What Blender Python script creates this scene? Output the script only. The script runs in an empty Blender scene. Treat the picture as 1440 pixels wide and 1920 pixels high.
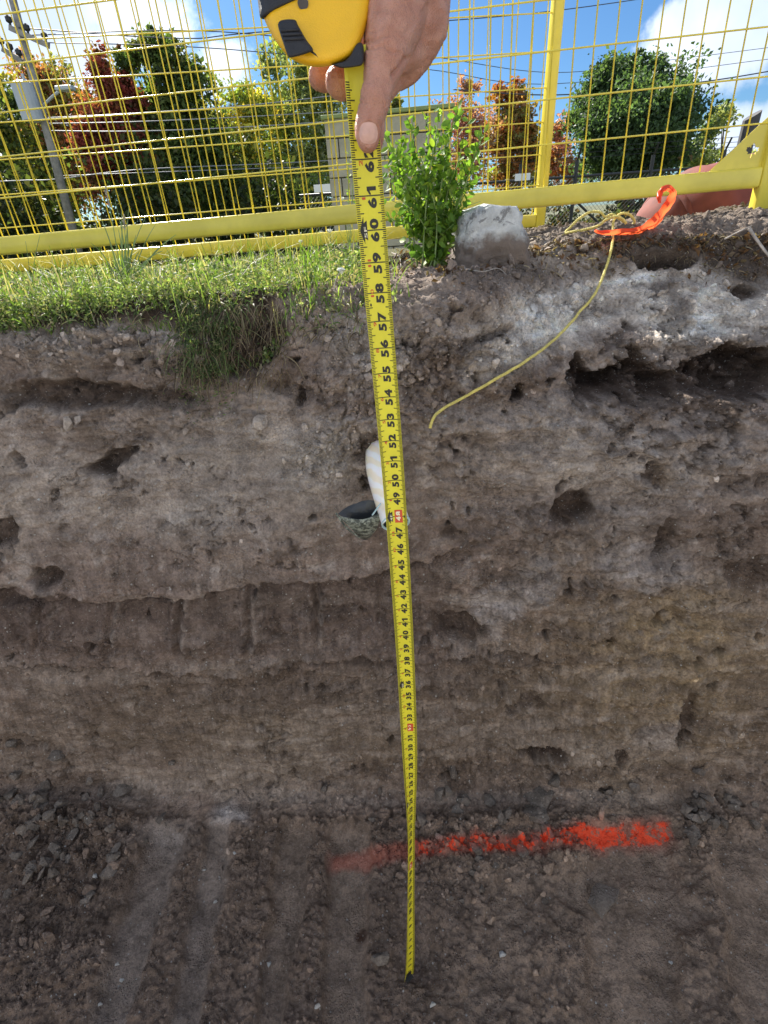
import bpy, bmesh, math, random
import numpy as np
from mathutils import Vector, Matrix

random.seed(7)
RNG = np.random.default_rng(11)
SC = bpy.context.scene
COL = SC.collection

# ------------------------------------------------------------------ camera
H = 1.53                                   # eye height above the pit floor
F = 940.0                                  # focal length for a 1440 x 1920 frame
_down = np.array([832 - 720, 2570 - 960, F], float); _down /= np.linalg.norm(_down)
_up = -_down
_fwd = np.array([0, 0, 1.0]); _Y = _fwd - (_fwd @ _up) * _up; _Y /= np.linalg.norm(_Y)
_X = np.cross(_Y, _up)
R = np.array([_X, _Y, _up])                # camera (right, down, forward) -> world
CAM = np.array([0, 0, H])

cam_d = bpy.data.cameras.new('camera'); cam = bpy.data.objects.new('camera', cam_d); COL.objects.link(cam)
cam_d.sensor_fit = 'VERTICAL'; cam_d.sensor_height = 36.0; cam_d.lens = F / 1920 * 36.0
cam_d.clip_start = 0.02; cam_d.clip_end = 3000
_m = np.eye(4)
_m[:3, 0] = R[:, 0]; _m[:3, 1] = -R[:, 1]; _m[:3, 2] = -R[:, 2]; _m[:3, 3] = CAM
cam.matrix_world = Matrix(_m.tolist())
SC.camera = cam

# ------------------------------------------------------------------ light
SUN_EL, SUN_AZ = math.radians(37), math.radians(-25)     # azimuth from +Y towards +X
L = Vector((math.cos(SUN_EL) * math.sin(SUN_AZ), math.cos(SUN_EL) * math.cos(SUN_AZ), math.sin(SUN_EL)))
sd = bpy.data.lights.new('sun', 'SUN'); sd.energy = 4.6; sd.angle = math.radians(0.53); sd.color = (1.0, 0.95, 0.86)
so = bpy.data.objects.new('sun', sd); COL.objects.link(so); so.rotation_euler = (-L).to_track_quat('-Z', 'Y').to_euler()

world = bpy.data.worlds.new('World'); SC.world = world; world.use_nodes = True
SKY_STRENGTH = 0.15
SC.view_settings.view_transform = 'Standard'; SC.view_settings.look = 'None'
SC.view_settings.gamma = 1.0; SC.view_settings.use_curve_mapping = False
SC.view_settings.exposure = 1.62

class NT:
    """small node-tree writer"""
    def __init__(s, tree): s.t = tree; s.n = tree.nodes; s.l = tree.links
    def new(s, typ, **kw):
        n = s.n.new(typ)
        for k, v in kw.items(): setattr(n, k, v)
        return n
    def link(s, a, b): s.l.new(a, b)
    def val(s, sock, v):
        if hasattr(v, 'is_output') or isinstance(v, bpy.types.NodeSocket): s.l.new(v, sock)
        else: sock.default_value = v
    def math(s, op, a, b=0.0, c=None, clamp=False):
        n = s.new('ShaderNodeMath', operation=op); n.use_clamp = clamp
        s.val(n.inputs[0], a); s.val(n.inputs[1], b)
        if c is not None: s.val(n.inputs[2], c)
        return n.outputs[0]
    def ramp(s, x, lo, hi, a=0.0, b=1.0, smooth=True):
        n = s.new('ShaderNodeMapRange'); n.interpolation_type = 'SMOOTHSTEP' if smooth else 'LINEAR'
        s.val(n.inputs[0], x)
        n.inputs[1].default_value = lo; n.inputs[2].default_value = hi; n.inputs[3].default_value = a; n.inputs[4].default_value = b
        return n.outputs[0]
    def mix(s, f, a, b, mode='MIX'):
        n = s.new('ShaderNodeMix', data_type='RGBA', blend_type=mode)
        s.val(n.inputs[0], f)
        s.val(n.inputs[6], a if not isinstance(a, tuple) else (*a[:3], 1))
        s.val(n.inputs[7], b if not isinstance(b, tuple) else (*b[:3], 1))
        return n.outputs[2]
    def noise(s, vec, scale, detail=4, rough=0.55, dist=0.0):
        n = s.new('ShaderNodeTexNoise'); n.inputs['Scale'].default_value = scale; n.inputs['Detail'].default_value = detail
        n.inputs['Roughness'].default_value = rough; n.inputs['Distortion'].default_value = dist
        if vec is not None: s.link(vec, n.inputs['Vector'])
        return n.outputs['Fac']
    def bump(s, h, strength, dist):
        n = s.new('ShaderNodeBump'); n.inputs['Strength'].default_value = strength; n.inputs['Distance'].default_value = dist
        s.link(h, n.inputs['Height']); return n.outputs[0]

# ray helpers: where a line of sight meets a plane of the real place
def ray(px, py): return R @ np.array([px - 720.0, py - 960.0, F])
def atY(px, py, Y): d = ray(px, py); return d * (Y / d[1]) + CAM
def atZ(px, py, Z): d = ray(px, py); return d * ((Z - H) / d[2]) + CAM
def cp(px, py, zc): return ray(px, py) * (zc / F) + CAM
def proj(P):
    c = (np.asarray(P, float) - CAM) @ R
    z = np.maximum(c[..., 2], 1e-3)
    return 720 + F * c[..., 0] / z, 960 + F * c[..., 1] / z

# sky with broken cumulus, as directions in the world
w = NT(world.node_tree); w.n.clear()
geo = w.new('ShaderNodeTexCoord'); vec = geo.outputs['Generated']
sky = w.new('ShaderNodeTexSky', sky_type='NISHITA'); sky.sun_disc = False
sky.sun_elevation = SUN_EL; sky.sun_rotation = SUN_AZ; sky.air_density = 1.0; sky.dust_density = 0.35; sky.ozone_density = 2.5
sep = w.new('ShaderNodeSeparateXYZ'); w.link(vec, sep.inputs[0])
zz = w.math('MAXIMUM', sep.outputs[2], 0.03)
cx = w.math('DIVIDE', sep.outputs[0], w.math('ADD', zz, 0.12)); cy = w.math('DIVIDE', sep.outputs[1], w.math('ADD', zz, 0.12))
comb = w.new('ShaderNodeCombineXYZ'); w.link(cx, comb.inputs[0]); w.link(cy, comb.inputs[1]); comb.inputs[2].default_value = 3.3
n1 = w.noise(comb.outputs[0], 1.3, 8, 0.58, 0.3)
dirn = w.noise(vec, 7.0, 7, 0.62, 0.2)
mask = None
def blob(px, py, rx_px, amp, squash=1.0):
    global mask
    d = ray(px, py); d = d / np.linalg.norm(d)
    sub = w.new('ShaderNodeVectorMath', operation='SUBTRACT'); w.link(vec, sub.inputs[0]); sub.inputs[1].default_value = tuple(d)
    sc = w.new('ShaderNodeVectorMath', operation='MULTIPLY'); w.link(sub.outputs[0], sc.inputs[0]); sc.inputs[1].default_value = (1, 1, squash)
    ln = w.new('ShaderNodeVectorMath', operation='LENGTH'); w.link(sc.outputs[0], ln.inputs[0])
    r = rx_px / F * 0.8
    v = w.math('MULTIPLY', w.ramp(ln.outputs['Value'], r, 0.0), amp)
    mask = v if mask is None else w.math('MAXIMUM', mask, v)
for b in ((40, 100, 330, .95, 1.6), (250, 40, 210, .8, 1.5), (400, 130, 150, .62, 1.5), (110, -90, 300, .9, 1.4), (1390, 70, 210, .9, 1.7),
          (1290, 60, 150, .7, 1.6), (1400, 250, 190, .75, 2.2), (1180, 300, 130, .5, 2.5), (470, 215, 120, .45, 2.)): blob(*b)
gen = w.ramp(n1, 0.41, 0.55)                        # broken cloud out of view, made thick and bright to light the cut face
up = w.ramp(sep.outputs[1], -0.1, 0.35, 1.0, 0.0)   # seen ahead, the clouds are the ones named above
gen = w.math('MULTIPLY', gen, up)
loc = w.ramp(w.math('ADD', mask, w.math('MULTIPLY', w.math('SUBTRACT', dirn, 0.5), 1.5)), 0.34, 0.62)
cl = w.math('MAXIMUM', gen, loc, clamp=True)
shade = w.ramp(w.noise(vec, 5.0, 5, 0.5), 0.35, 0.65)
ccol = w.mix(shade, (2.2, 2.4, 2.7), (3.5, 3.75, 4.1))
ccol = w.mix(w.math('MULTIPLY', loc, w.ramp(sep.outputs[1], -0.1, 0.35)), ccol, w.mix(shade, (1.75, 2.05, 2.55), (2.75, 2.95, 3.25)))
skyc = w.mix(cl, w.mix(1.0, sky.outputs[0], (0.125, 0.192, 0.262), 'MULTIPLY'), ccol)
bg = w.new('ShaderNodeBackground'); w.link(skyc, bg.inputs[0]); bg.inputs[1].default_value = SKY_STRENGTH
wo = w.new('ShaderNodeOutputWorld'); w.link(bg.outputs[0], wo.inputs[0])

# ------------------------------------------------------------------ object helpers
def link(o): COL.objects.link(o); return o
def setp(o, label=None, cat=None, group=None, kind=None):
    if label: o['label'] = label
    if cat: o['category'] = cat
    if group: o['group'] = group
    if kind: o['kind'] = kind
    return o
def empty(name, loc=(0, 0, 0), **kw):
    o = link(bpy.data.objects.new(name, None)); o.location = tuple(float(v) for v in loc); o.empty_display_size = 0.05
    return setp(o, **kw)
def obj(name, me, mat=None, parent=None, **kw):
    """vertices are in world space; a parented part keeps them there"""
    o = link(bpy.data.objects.new(name, me))
    if mat is not None and not me.materials:
        for m in (mat if isinstance(mat, (list, tuple)) else [mat]): me.materials.append(m)
    if parent is not None:
        o.parent = parent
        o.matrix_parent_inverse = Matrix.Translation(-root_loc(parent))
    return setp(o, **kw)
def root_loc(p): return p.location.copy() if p.parent is None else Vector((0, 0, 0))
def smooth(me, on=True): me.polygons.foreach_set('use_smooth', [on] * len(me.polygons)); return me
def mesh_np(name, V, Fq, color=None, sm=False, mats=None):
    V = np.asarray(V, np.float32); Fq = np.asarray(Fq, np.int32); k = Fq.shape[1]
    me = bpy.data.meshes.new(name); me.vertices.add(len(V)); me.vertices.foreach_set('co', V.ravel())
    me.loops.add(Fq.size); me.loops.foreach_set('vertex_index', Fq.ravel())
    me.polygons.add(len(Fq)); me.polygons.foreach_set('loop_start', np.arange(0, Fq.size, k, dtype=np.int32))
    me.polygons.foreach_set('loop_total', np.full(len(Fq), k, np.int32))
    if mats is not None: me.polygons.foreach_set('material_index', np.asarray(mats, np.int32))
    me.polygons.foreach_set('use_smooth', np.full(len(Fq), sm))
    if color is not None:
        a = me.color_attributes.new('Col', 'FLOAT_COLOR', 'POINT')
        c = np.ones((len(V), 4), np.float32); c[:, :3] = color; a.data.foreach_set('color', c.ravel())
    me.update(calc_edges=True); return me

def perp(d):
    d = Vector(d).normalized(); a = Vector((0, 0, 1)) if abs(d.z) < .9 else Vector((1, 0, 0))
    u = d.cross(a).normalized(); return u, d.cross(u).normalized()
class MB:
    def __init__(s): s.v = []; s.f = []
    def add(s, v, f): o = len(s.v); s.v += [tuple(map(float, q)) for q in v]; s.f += [tuple(i + o for i in q) for q in f]; return s
    def tube(s, pts, r, n=6, cap=True):
        P = [Vector(p) for p in pts]; rr = r if isinstance(r, (list, tuple)) else [r] * len(P)
        vs = []; u = None
        for i, p in enumerate(P):
            d = (P[min(i + 1, len(P) - 1)] - P[max(i - 1, 0)])
            if d.length < 1e-9: d = Vector((0, 0, 1))
            d.normalize()
            if u is None: u, v = perp(d)
            else:
                u = (u - d * u.dot(d)); u = u.normalized() if u.length > 1e-6 else perp(d)[0]; v = d.cross(u)
            for k in range(n):
                a = 2 * math.pi * k / n; vs.append(p + (u * math.cos(a) + v * math.sin(a)) * rr[i])
        fs = [(i * n + k, i * n + (k + 1) % n, (i + 1) * n + (k + 1) % n, (i + 1) * n + k) for i in range(len(P) - 1) for k in range(n)]
        if cap: fs += [tuple(range(n))[::-1], tuple((len(P) - 1) * n + k for k in range(n))]
        return s.add(vs, fs)
    def box(s, c, hx, hy, hz, U=(1, 0, 0), V=(0, 1, 0), W=(0, 0, 1), bev=0.0):
        c = Vector(c); U = Vector(U).normalized() * hx; V = Vector(V).normalized() * hy; W = Vector(W).normalized() * hz
        if bev <= 0:
            vs = [c + U * a + V * b + W * e for a in (-1, 1) for b in (-1, 1) for e in (-1, 1)]
            return s.add(vs, [(0, 1, 3, 2), (4, 6, 7, 5), (0, 4, 5, 1), (2, 3, 7, 6), (0, 2, 6, 4), (1, 5, 7, 3)])
        bm = bmesh.new(); bmesh.ops.create_cube(bm, size=2.0)
        for q in bm.verts: q.co = Vector((q.co.x * hx, q.co.y * hy, q.co.z * hz))
        bmesh.ops.bevel(bm, geom=bm.edges[:], offset=bev, segments=2, affect='EDGES', profile=0.5)
        un, vn, wn = Vector(U).normalized(), Vector(V).normalized(), Vector(W).normalized()
        vs = [c + un * q.co.x + vn * q.co.y + wn * q.co.z for q in bm.verts]; bm.verts.index_update()
        fs = [tuple(q.index for q in f.verts) for f in bm.faces]; bm.free(); return s.add(vs, fs)
    def mesh(s, name, sm=False):
        me = bpy.data.meshes.new(name); me.from_pydata(s.v, [], s.f); me.update()
        if sm: smooth(me)
        return me
    def build(s, name, mat, parent=None, sm=False, **kw): return obj(name, s.mesh(name, sm), mat, parent, **kw)

def spline(pts, n=8):
    P = [np.array(p, float) for p in pts]; out = []
    for i in range(len(P) - 1):
        p0 = P[max(i - 1, 0)]; p1 = P[i]; p2 = P[i + 1]; p3 = P[min(i + 2, len(P) - 1)]
        for k in range(n):
            t = k / n; out.append(0.5 * ((2 * p1) + (-p0 + p2) * t + (2 * p0 - 5 * p1 + 4 * p2 - p3) * t * t + (-p0 + 3 * p1 - 3 * p2 + p3) * t ** 3))
    out.append(P[-1]); return out

# ------------------------------------------------------------------ numpy noise
_pt = RNG.permutation(4096).astype(np.int64)
def _h(i, j, k): return _pt[(_pt[(_pt[i & 4095] + j) & 4095] + k) & 4095]
_g = RNG.normal(size=(4096, 3)); _g /= np.linalg.norm(_g, axis=1)[:, None]
def perlin(P):
    I = np.floor(P).astype(np.int64); Fr = P - I; u = Fr * Fr * Fr * (Fr * (Fr * 6 - 15) + 10); r = 0
    for a in (0, 1):
        for b in (0, 1):
            for c in (0, 1):
                g = _g[_h(I[:, 0] + a, I[:, 1] + b, I[:, 2] + c)]
                d = (g * (Fr - np.array([a, b, c]))).sum(1)
                wt = (u[:, 0] if a else 1 - u[:, 0]) * (u[:, 1] if b else 1 - u[:, 1]) * (u[:, 2] if c else 1 - u[:, 2])
                r = r + d * wt
    return r * 1.6
def fbm(P, sc, octv=4, gain=0.5, off=0.0):
    r = 0; a = 1.0; P = P * sc + off
    for _ in range(octv): r = r + a * perlin(P); P = P * 2.03 + 17.1; a *= gain
    return r
def voro(P2, sc, seed=0):
    """F1, F2 and a cell value for 2-D points"""
    P = P2 * sc; I = np.floor(P).astype(np.int64); f1 = np.full(len(P), 9.0); f2 = f1.copy(); cid = np.zeros(len(P))
    for a in (-1, 0, 1):
        for b in (-1, 0, 1):
            ci, cj = I[:, 0] + a, I[:, 1] + b; h = _h(ci, cj, np.full(len(ci), seed))
            jx = (h % 64) / 64.0; jy = ((h // 64) % 64) / 64.0
            d = np.hypot(ci + jx - P[:, 0], cj + jy - P[:, 1])
            m = d < f1; f2 = np.where(m, f1, np.minimum(f2, d)); cid = np.where(m, h / 4096.0, cid); f1 = np.where(m, d, f1)
    return f1, f2, cid
def sstep(x, a, b): t = np.clip((x - a) / (b - a), 0, 1); return t * t * (3 - 2 * t)

# ------------------------------------------------------------------ materials
def newmat(name):
    m = bpy.data.materials.new(name); m.use_nodes = True; t = NT(m.node_tree); t.n.clear()
    o = t.new('ShaderNodeOutputMaterial'); p = t.new('ShaderNodeBsdfPrincipled'); t.link(p.outputs[0], o.inputs[0]); t.p = p; t.o = o
    return m, t
def plain(name, col, rough=0.6, metal=0.0, var=0.12, scale=30, bump=0.0, bscale=200, coat=0.0):
    m, t = newmat(name); tc = t.new('ShaderNodeTexCoord').outputs['Object']
    n = t.noise(tc, scale, 5, .6)
    c = t.mix(t.ramp(n, .3, .7), tuple(v * (1 - var) for v in col), tuple(min(1, v * (1 + var)) for v in col))
    t.link(c, t.p.inputs['Base Color']); t.p.inputs['Roughness'].default_value = rough; t.p.inputs['Metallic'].default_value = metal
    t.p.inputs['Coat Weight'].default_value = coat
    if bump: t.link(t.bump(t.noise(tc, bscale, 4, .6), 1.0, bump), t.p.inputs['Normal'])
    return m

PA = atZ(612, 1612, 0.0); PB = atZ(1262, 1548, 0.03)      # ends of the sprayed orange line on the floor
def soil_material(name, use_attr=True, col=(.16, .135, .115), stone=0.0):
    m, t = newmat(name); g = t.new('ShaderNodeNewGeometry').outputs['Position']
    if use_attr:
        at = t.new('ShaderNodeAttribute'); at.attribute_name = 'Col'; base = at.outputs['Color']
    else:
        oi = t.new('ShaderNodeObjectInfo'); base = oi.outputs['Color']
    n1 = t.noise(g, 26, 6, .62); n2 = t.noise(g, 180, 4, .6)
    c = t.mix(1.0, base, t.mix(t.ramp(n1, .28, .72), (.66, .64, .62), (1.22, 1.2, 1.17)), 'MULTIPLY')
    c = t.mix(1.0, c, t.mix(t.ramp(n2, .3, .7), (.78, .78, .78), (1.18, 1.18, 1.18)), 'MULTIPLY')
    # pale grit
    v = t.new('ShaderNodeTexVoronoi'); v.inputs['Scale'].default_value = 95; t.link(g, v.inputs['Vector'])
    rnd = t.new('ShaderNodeSeparateColor'); t.link(v.outputs['Color'], rnd.inputs[0])
    grit = t.math('MULTIPLY', t.ramp(v.outputs['Distance'], .26, .18), t.ramp(rnd.outputs[0], .9, .93))
    c = t.mix(grit, c, (.42, .40, .37))
    v2 = t.new('ShaderNodeTexVoronoi'); v2.inputs['Scale'].default_value = 260; t.link(g, v2.inputs['Vector'])
    r2 = t.new('ShaderNodeSeparateColor'); t.link(v2.outputs['Color'], r2.inputs[0])
    c = t.mix(t.math('MULTIPLY', t.ramp(v2.outputs['Distance'], .33, .22), t.ramp(r2.outputs[0], .86, .9)), c, (.33, .315, .29))
    # sprayed marking paint
    D = PB - PA; D[2] = 0; Ln = float(np.linalg.norm(D)); D /= Ln; N = np.array([-D[1], D[0], 0])
    def dot(vv, off):
        q = t.new('ShaderNodeVectorMath', operation='DOT_PRODUCT'); t.link(g, q.inputs[0]); q.inputs[1].default_value = tuple(vv)
        return t.math('SUBTRACT', q.outputs['Value'], float(off))
    u = dot(D, D @ PA); vv = dot(N, N @ PA)
    wob = t.math('MULTIPLY', t.math('SUBTRACT', t.noise(g, 14, 3, .6), .5), .05)
    ac = t.math('ABSOLUTE', t.math('ADD', vv, wob))
    al = t.math('MULTIPLY', t.ramp(u, -.01, .02), t.ramp(u, Ln + .01, Ln - .015))
    pn = t.noise(g, 60, 4, .65); pn2 = t.noise(g, 13, 3, .6)
    wid = t.math('ADD', .017, t.math('MULTIPLY', t.ramp(u, Ln * .45, Ln), .008))
    core = t.math('MULTIPLY', t.ramp(t.math('DIVIDE', ac, wid), 1.25, .75), al)
    patch = t.math('ADD', t.ramp(t.math('ADD', pn, t.math('MULTIPLY', pn2, .9)), .90, 1.02), 0.0)
    lowleft = t.ramp(u, Ln * .25, Ln * .285, .22, 1.0)
    pm = t.math('MULTIPLY', t.math('MULTIPLY', core, t.math('ADD', t.math('MULTIPLY', patch, .80), .20)), lowleft)
    halo = t.math('MULTIPLY', t.math('MULTIPLY', t.ramp(t.math('DIVIDE', ac, wid), 2.1, .6), al), .20)
    pm = t.math('MAXIMUM', pm, halo, clamp=True)
    c = t.mix(pm, c, (1.0, .115, .05))
    t.link(c, t.p.inputs['Base Color']); t.p.inputs['Roughness'].default_value = .95; t.p.inputs['Specular IOR Level'].default_value = .15
    v3 = t.new('ShaderNodeTexVoronoi'); v3.inputs['Scale'].default_value = 170; v3.inputs['Randomness'].default_value = 1.0; t.link(g, v3.inputs['Vector'])
    crumb = t.math('MULTIPLY', t.ramp(v3.outputs['Distance'], .55, .05), t.ramp(t.noise(g, 9, 4, .6), .46, .58))
    h = t.math('ADD', t.math('ADD', t.math('MULTIPLY', t.noise(g, 90, 6, .70), 1.1), t.math('MULTIPLY', t.noise(g, 420, 3, .6), .35)), t.math('MULTIPLY', crumb, .35))
    t.link(t.bump(h, 1.0, .0085 if use_attr else .005), t.p.inputs['Normal'])
    return m
M = {}
M['soil'] = soil_material('soil_layers')
M['clod'] = soil_material('clod_soil', False, (.135, .115, .10))
M['stone'] = soil_material('grey_stone', False, (.29, .275, .255))
M['white_stone'] = plain('pale_stone', (.60, .60, .58), .8, var=.25, scale=60, bump=.002)

# ------------------------------------------------------------------ the pit: floor, cut face and bank as one continuous surface
GZ = 1.418
prof = [(0.25, 0), (0.80, 0.0), (0.865, 0.012), (0.905, 0.05), (0.925, 0.3), (0.95, 0.6), (0.965, 0.9), (0.985, 1.15), (1.01, 1.30), (1.04, 1.385), (1.09, GZ), (1.95, GZ)]
pd = np.array(prof); seg = np.r_[0, np.cumsum(np.hypot(*np.diff(pd, axis=0).T))]
STEP = 0.0032
NS = int(seg[-1] / STEP); ss = np.linspace(0, seg[-1], NS)
py_ = np.interp(ss, seg, pd[:, 0]); pz_ = np.interp(ss, seg, pd[:, 1])
ker = np.ones(17) / 17
py_ = np.r_[py_[:8], np.convolve(py_, ker, 'valid'), py_[-8:]]; pz_ = np.r_[pz_[:8], np.convolve(pz_, ker, 'valid'), pz_[-8:]]
ty, tz = np.gradient(py_), np.gradient(pz_); tl = np.hypot(ty, tz); ny, nz = -tz / tl, ty / tl
XH = 1.55; NX = int(2 * XH / STEP); xs = np.linspace(-XH, XH, NX)
Xg, _ = np.meshgrid(xs, ss); Yg = np.repeat(py_[:, None], NX, 1); Zg = np.repeat(pz_[:, None], NX, 1)
NYg = np.repeat(ny[:, None], NX, 1); NZg = np.repeat(nz[:, None], NX, 1)
X, Y, Z, NYv, NZv, = (a.ravel() for a in (Xg, Yg, Zg, NYg, NZg))
def ground_shape(X, Y, Z):
    Yn = Y - .07 * X * sstep(Y, .6, .9)
    rt = sstep(X, .12, .55)
    Yn = Yn + rt * np.maximum(0, Z - 1.10) * 1.05 * sstep(Y, .9, 1.0)
    Zn = Z + (.052 * sstep(X, .2, .62) + .02 * sstep(X, .9, 1.25)) * sstep(Y, 1.0, 1.12) * (1 - .7 * sstep(Yn, 1.75, 2.4))
    return Yn, Zn
Zo = Z.copy(); Y, Z = ground_shape(X, Y, Z)
P0 = np.c_[X, Y, Z]
fl = 1 - sstep(Y + .07 * X, .80, .88) ; fl = fl * (Z < .2)          # floor
gr = sstep(Zo, 1.365, 1.41)                               # bank top
wall = (1 - fl) * (1 - gr)
qx, qy = proj(P0)
wn = fbm(P0, 9, 3); wn2 = fbm(P0, 9, 3, off=40.)
wx = qx + 26 * wn; wy = qy + 20 * wn2
hx = qx + 9 * fbm(P0, 30, 2, off=5.); hy = qy + 8 * fbm(P0, 30, 2, off=9.)
def ell(cx, cy, rx, ry, rot=0, warp=1, soft=.5):
    a = math.radians(rot); x = (wx if warp else hx) - cx; y = (wy if warp else hy) - cy
    u = x * math.cos(a) + y * math.sin(a); v = -x * math.sin(a) + y * math.cos(a)
    d = np.sqrt((u / rx) ** 2 + (v / ry) ** 2); return 1 - sstep(d, 1 - soft, 1 + soft * .35)
disp = .016 * fbm(P0, 2.6, 2, off=3.) * (wall + .3 * fl)
n10 = fbm(P0, 11, 3, off=7.); n40 = fbm(P0, 42, 3, .55, off=11.)
scr = sstep(fbm(P0, 4.5, 3, off=601.), -.34, .04) * wall; scr = scr * (1 - .6 * sstep(qy, 400, 800) * (qy < 800))
disp += .0065 * n10 * (.35 + .65 * wall) + .0034 * n40 * (1 - .75 * scr) + .0014 * fbm(P0, 150, 2, off=2.) * (1 - .7 * scr)
# flaking, spalled plates: noise cut into steps
pl = fbm(P0 * np.array([1, 1, 1.6]), 14, 4, .55, off=21.)
spall = sstep(pl, .10, .16) * .006 + sstep(pl, -.32, -.28) * .004
rough_zone = np.clip(ell(1050, 1150, 330, 330) + ell(620, 1230, 330, 120) + ell(880, 760, 220, 200) + ell(1280, 760, 260, 190) * 1.1 + ell(250, 730, 320, 150) * .8, 0, 1)
disp += spall * wall * (.4 + 1.2 * rough_zone) * (1 - .4 * scr)
def stair(n, k): h = n * k; b_ = np.floor(h); return (b_ + sstep(h - b_, .72, 1.0)) / k
st1 = fbm(P0 * np.array([.55, .55, 1.35]), 6.5, 4, .5, off=201.); st2 = fbm(P0 * np.array([.8, .8, 1.2]), 17, 4, .55, off=207.)
disp += wall * (.026 * stair(st1, 3.2) * (.35 + .65 * rough_zone) + .011 * stair(st2, 2.6) * (.25 + .9 * rough_zone))
# shovelled clods sitting in the face
def clods(sc, amp, seed, P2):
    f1, f2, cid = voro(P2, sc, seed); dome = np.sqrt(np.clip(1 - (f1 / .62) ** 2, 0, 1)) * (.4 + .6 * cid); return dome * amp, f2 - f1
P2w = np.c_[X + .02 * wn, Z + .02 * wn2]; P2f = np.c_[X + .012 * wn, Y + .012 * wn2]
cA, eA = clods(38, .012, 1, P2w); cB, eB = clods(80, .006, 2, P2w); fA, feA = clods(34, .017, 3, P2f); fB, feB = clods(75, .009, 4, P2f); fC, _ = clods(17, .022, 5, P2f)
zoneA = np.clip(ell(690, 700, 130, 150) + ell(640, 560, 120, 70) * .7 + ell(820, 700, 140, 90) * .8 + ell(650, 840, 110, 80) * .7 + ell(1000, 560, 150, 60) * .8 + ell(1350, 570, 200, 90) * .5
                + ell(860, 1290, 60, 40) * .5 + ell(230, 660, 260, 45) * .7 + ell(930, 1440, 260, 50) * .5 + ell(1330, 700, 170, 110) * .7, 0, 1)
disp += ((cA + cB) * 1.5 - .006 * (1 - sstep(eA, 0, .12))) * zoneA * wall + cB * .8 * (1 - scr) * wall * sstep(n10, -.1, .5)
# the long lip where an upper bench overhangs the smoother lower face
lx = [-900, 0, 60, 180, 300, 360, 440, 520, 620, 720, 800, 870]; ly = [1085, 1085, 1100, 1116, 1108, 1104, 1082, 1074, 1058, 1050, 1035, 1015]
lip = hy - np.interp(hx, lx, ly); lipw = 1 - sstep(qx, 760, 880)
disp += wall * lipw * (.056 * np.exp(-np.clip(-lip, 0, 400) / 110.) * (lip < 0) - .014 * sstep(lip, 0, 6) * np.exp(-np.clip(lip, 0, 400) / 160.))
disp += wall * lipw * -.036 * (1 + .5 * (1 - sstep(qx, 150, 420))) * np.exp(-((lip - 10) / (10. + 8 * (1 - sstep(qx, 100, 380)))) ** 2) * (.35 + .65 * sstep(fbm(P0, 8, 2, off=60.), -.4, .1))
# second flaked edge
lx2 = [-300, 0, 100, 200, 330, 430, 500, 600, 700, 790, 880, 1000, 1030]; ly2 = [1290, 1250, 1235, 1245, 1262, 1260, 1258, 1232, 1236, 1250, 1222, 1222, 1240]
lip2 = hy + 10 * wn - np.interp(hx, lx2, ly2)
disp += wall * (1 - sstep(qx, 1000, 1100)) * (.018 * np.exp(-np.clip(-lip2, 0, 400) / 60.) * (lip2 < 0) - .006 * sstep(lip2, 0, 5) * np.exp(-np.clip(lip2, 0, 400) / 120.))
lip3 = hy + 14 * wn - np.interp(hx, [0, 300, 480, 720, 900], [1500, 1478, 1462, 1436, 1400])
disp += wall * sstep(qx, 250, 420) * (1 - sstep(qx, 800, 900)) * (.014 * np.exp(-np.clip(-lip3, 0, 400) / 50.) * (lip3 < 0))
# bucket-tooth scars on the bench face
for tx, y0, y1, dp in ((205, 1115, 1245, .014), (335, 1118, 1235, .018), (466, 1092, 1232, .018), (593, 1078, 1205, .020), (712, 1070, 1200, .012), (72, 1110, 1230, .014)):
    tt = sstep(qy, y0 - 8, y0 + 10) * (1 - sstep(qy, y1 - 30, y1)); dx = qx + 4 * n40 - tx
    disp += wall * tt * (-.8 * dp * np.exp(-(dx / 5.) ** 2) + .5 * dp * np.exp(-((dx + 12) / 6.) ** 2) + .6 * dp * np.exp(-((dx - 12) / 7.) ** 2) * (n40 > -.1))
for tx, y0, y1, dp in ((1270, 1120, 1330, .012), (1245, 1300, 1400, .010), (960, 1290, 1430, .006), (1080, 1240, 1300, .004)):
    tt = sstep(qy, y0 - 20, y0 + 20) * (1 - sstep(qy, y1 - 30, y1)); dx = qx + 10 * n40 - tx
    disp += wall * tt * dp * (sstep(dx, -6, 4) - .5) * np.exp(-(dx / 60.) ** 2)
# hollows: (px, py, rx, ry, rot, depth)
holes = [         (1245, 488, 62, 16, 3, .05), (1395, 548, 26, 14, 0, .03), (212, 862, 50, 17, -24, .03), (188, 878, 30, 14, 0, .03), (12, 990, 34, 30, 0, .03), (100, 1068, 34, 15, 0, .03),
         (40, 1120, 60, 18, 0, .03), (1068, 955, 48, 34, -25, .035), (1222, 885, 27, 28, 0, .018), (860, 1180, 62, 24, 6, .032), (525, 1188, 34, 12, 0, .018),
         (1015, 1410, 46, 13, 0, .03), (1000, 1322, 40, 12, 0, .018), (880, 1030, 60, 12, -30, .010), (840, 990, 14, 14, 0, .01), (1255, 1010, 22, 40, 20, .018), (1410, 1080, 60, 34, 0, .02),
         (700, 836, 40, 30, 0, .020), (905, 635, 60, 10, -25, .018), (1290, 1350, 18, 60, 10, .02), (1165, 1420, 12, 14, 0, .02), (140, 740, 150, 28, 0, .035), (300, 745, 90, 22, 0, .02),
         (580, 1285, 50, 12, 0, .008), (720, 1235, 60, 14, 0, .01), (1150, 640, 60, 10, -40, .012), (1395, 905, 60, 20, 0, .012), (740, 650, 50, 12, -10, .012), (555, 735, 60, 14, 10, .014),
         (455, 640, 60, 70, 20, .03), (500, 620, 40, 60, 0, .03)]
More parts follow.
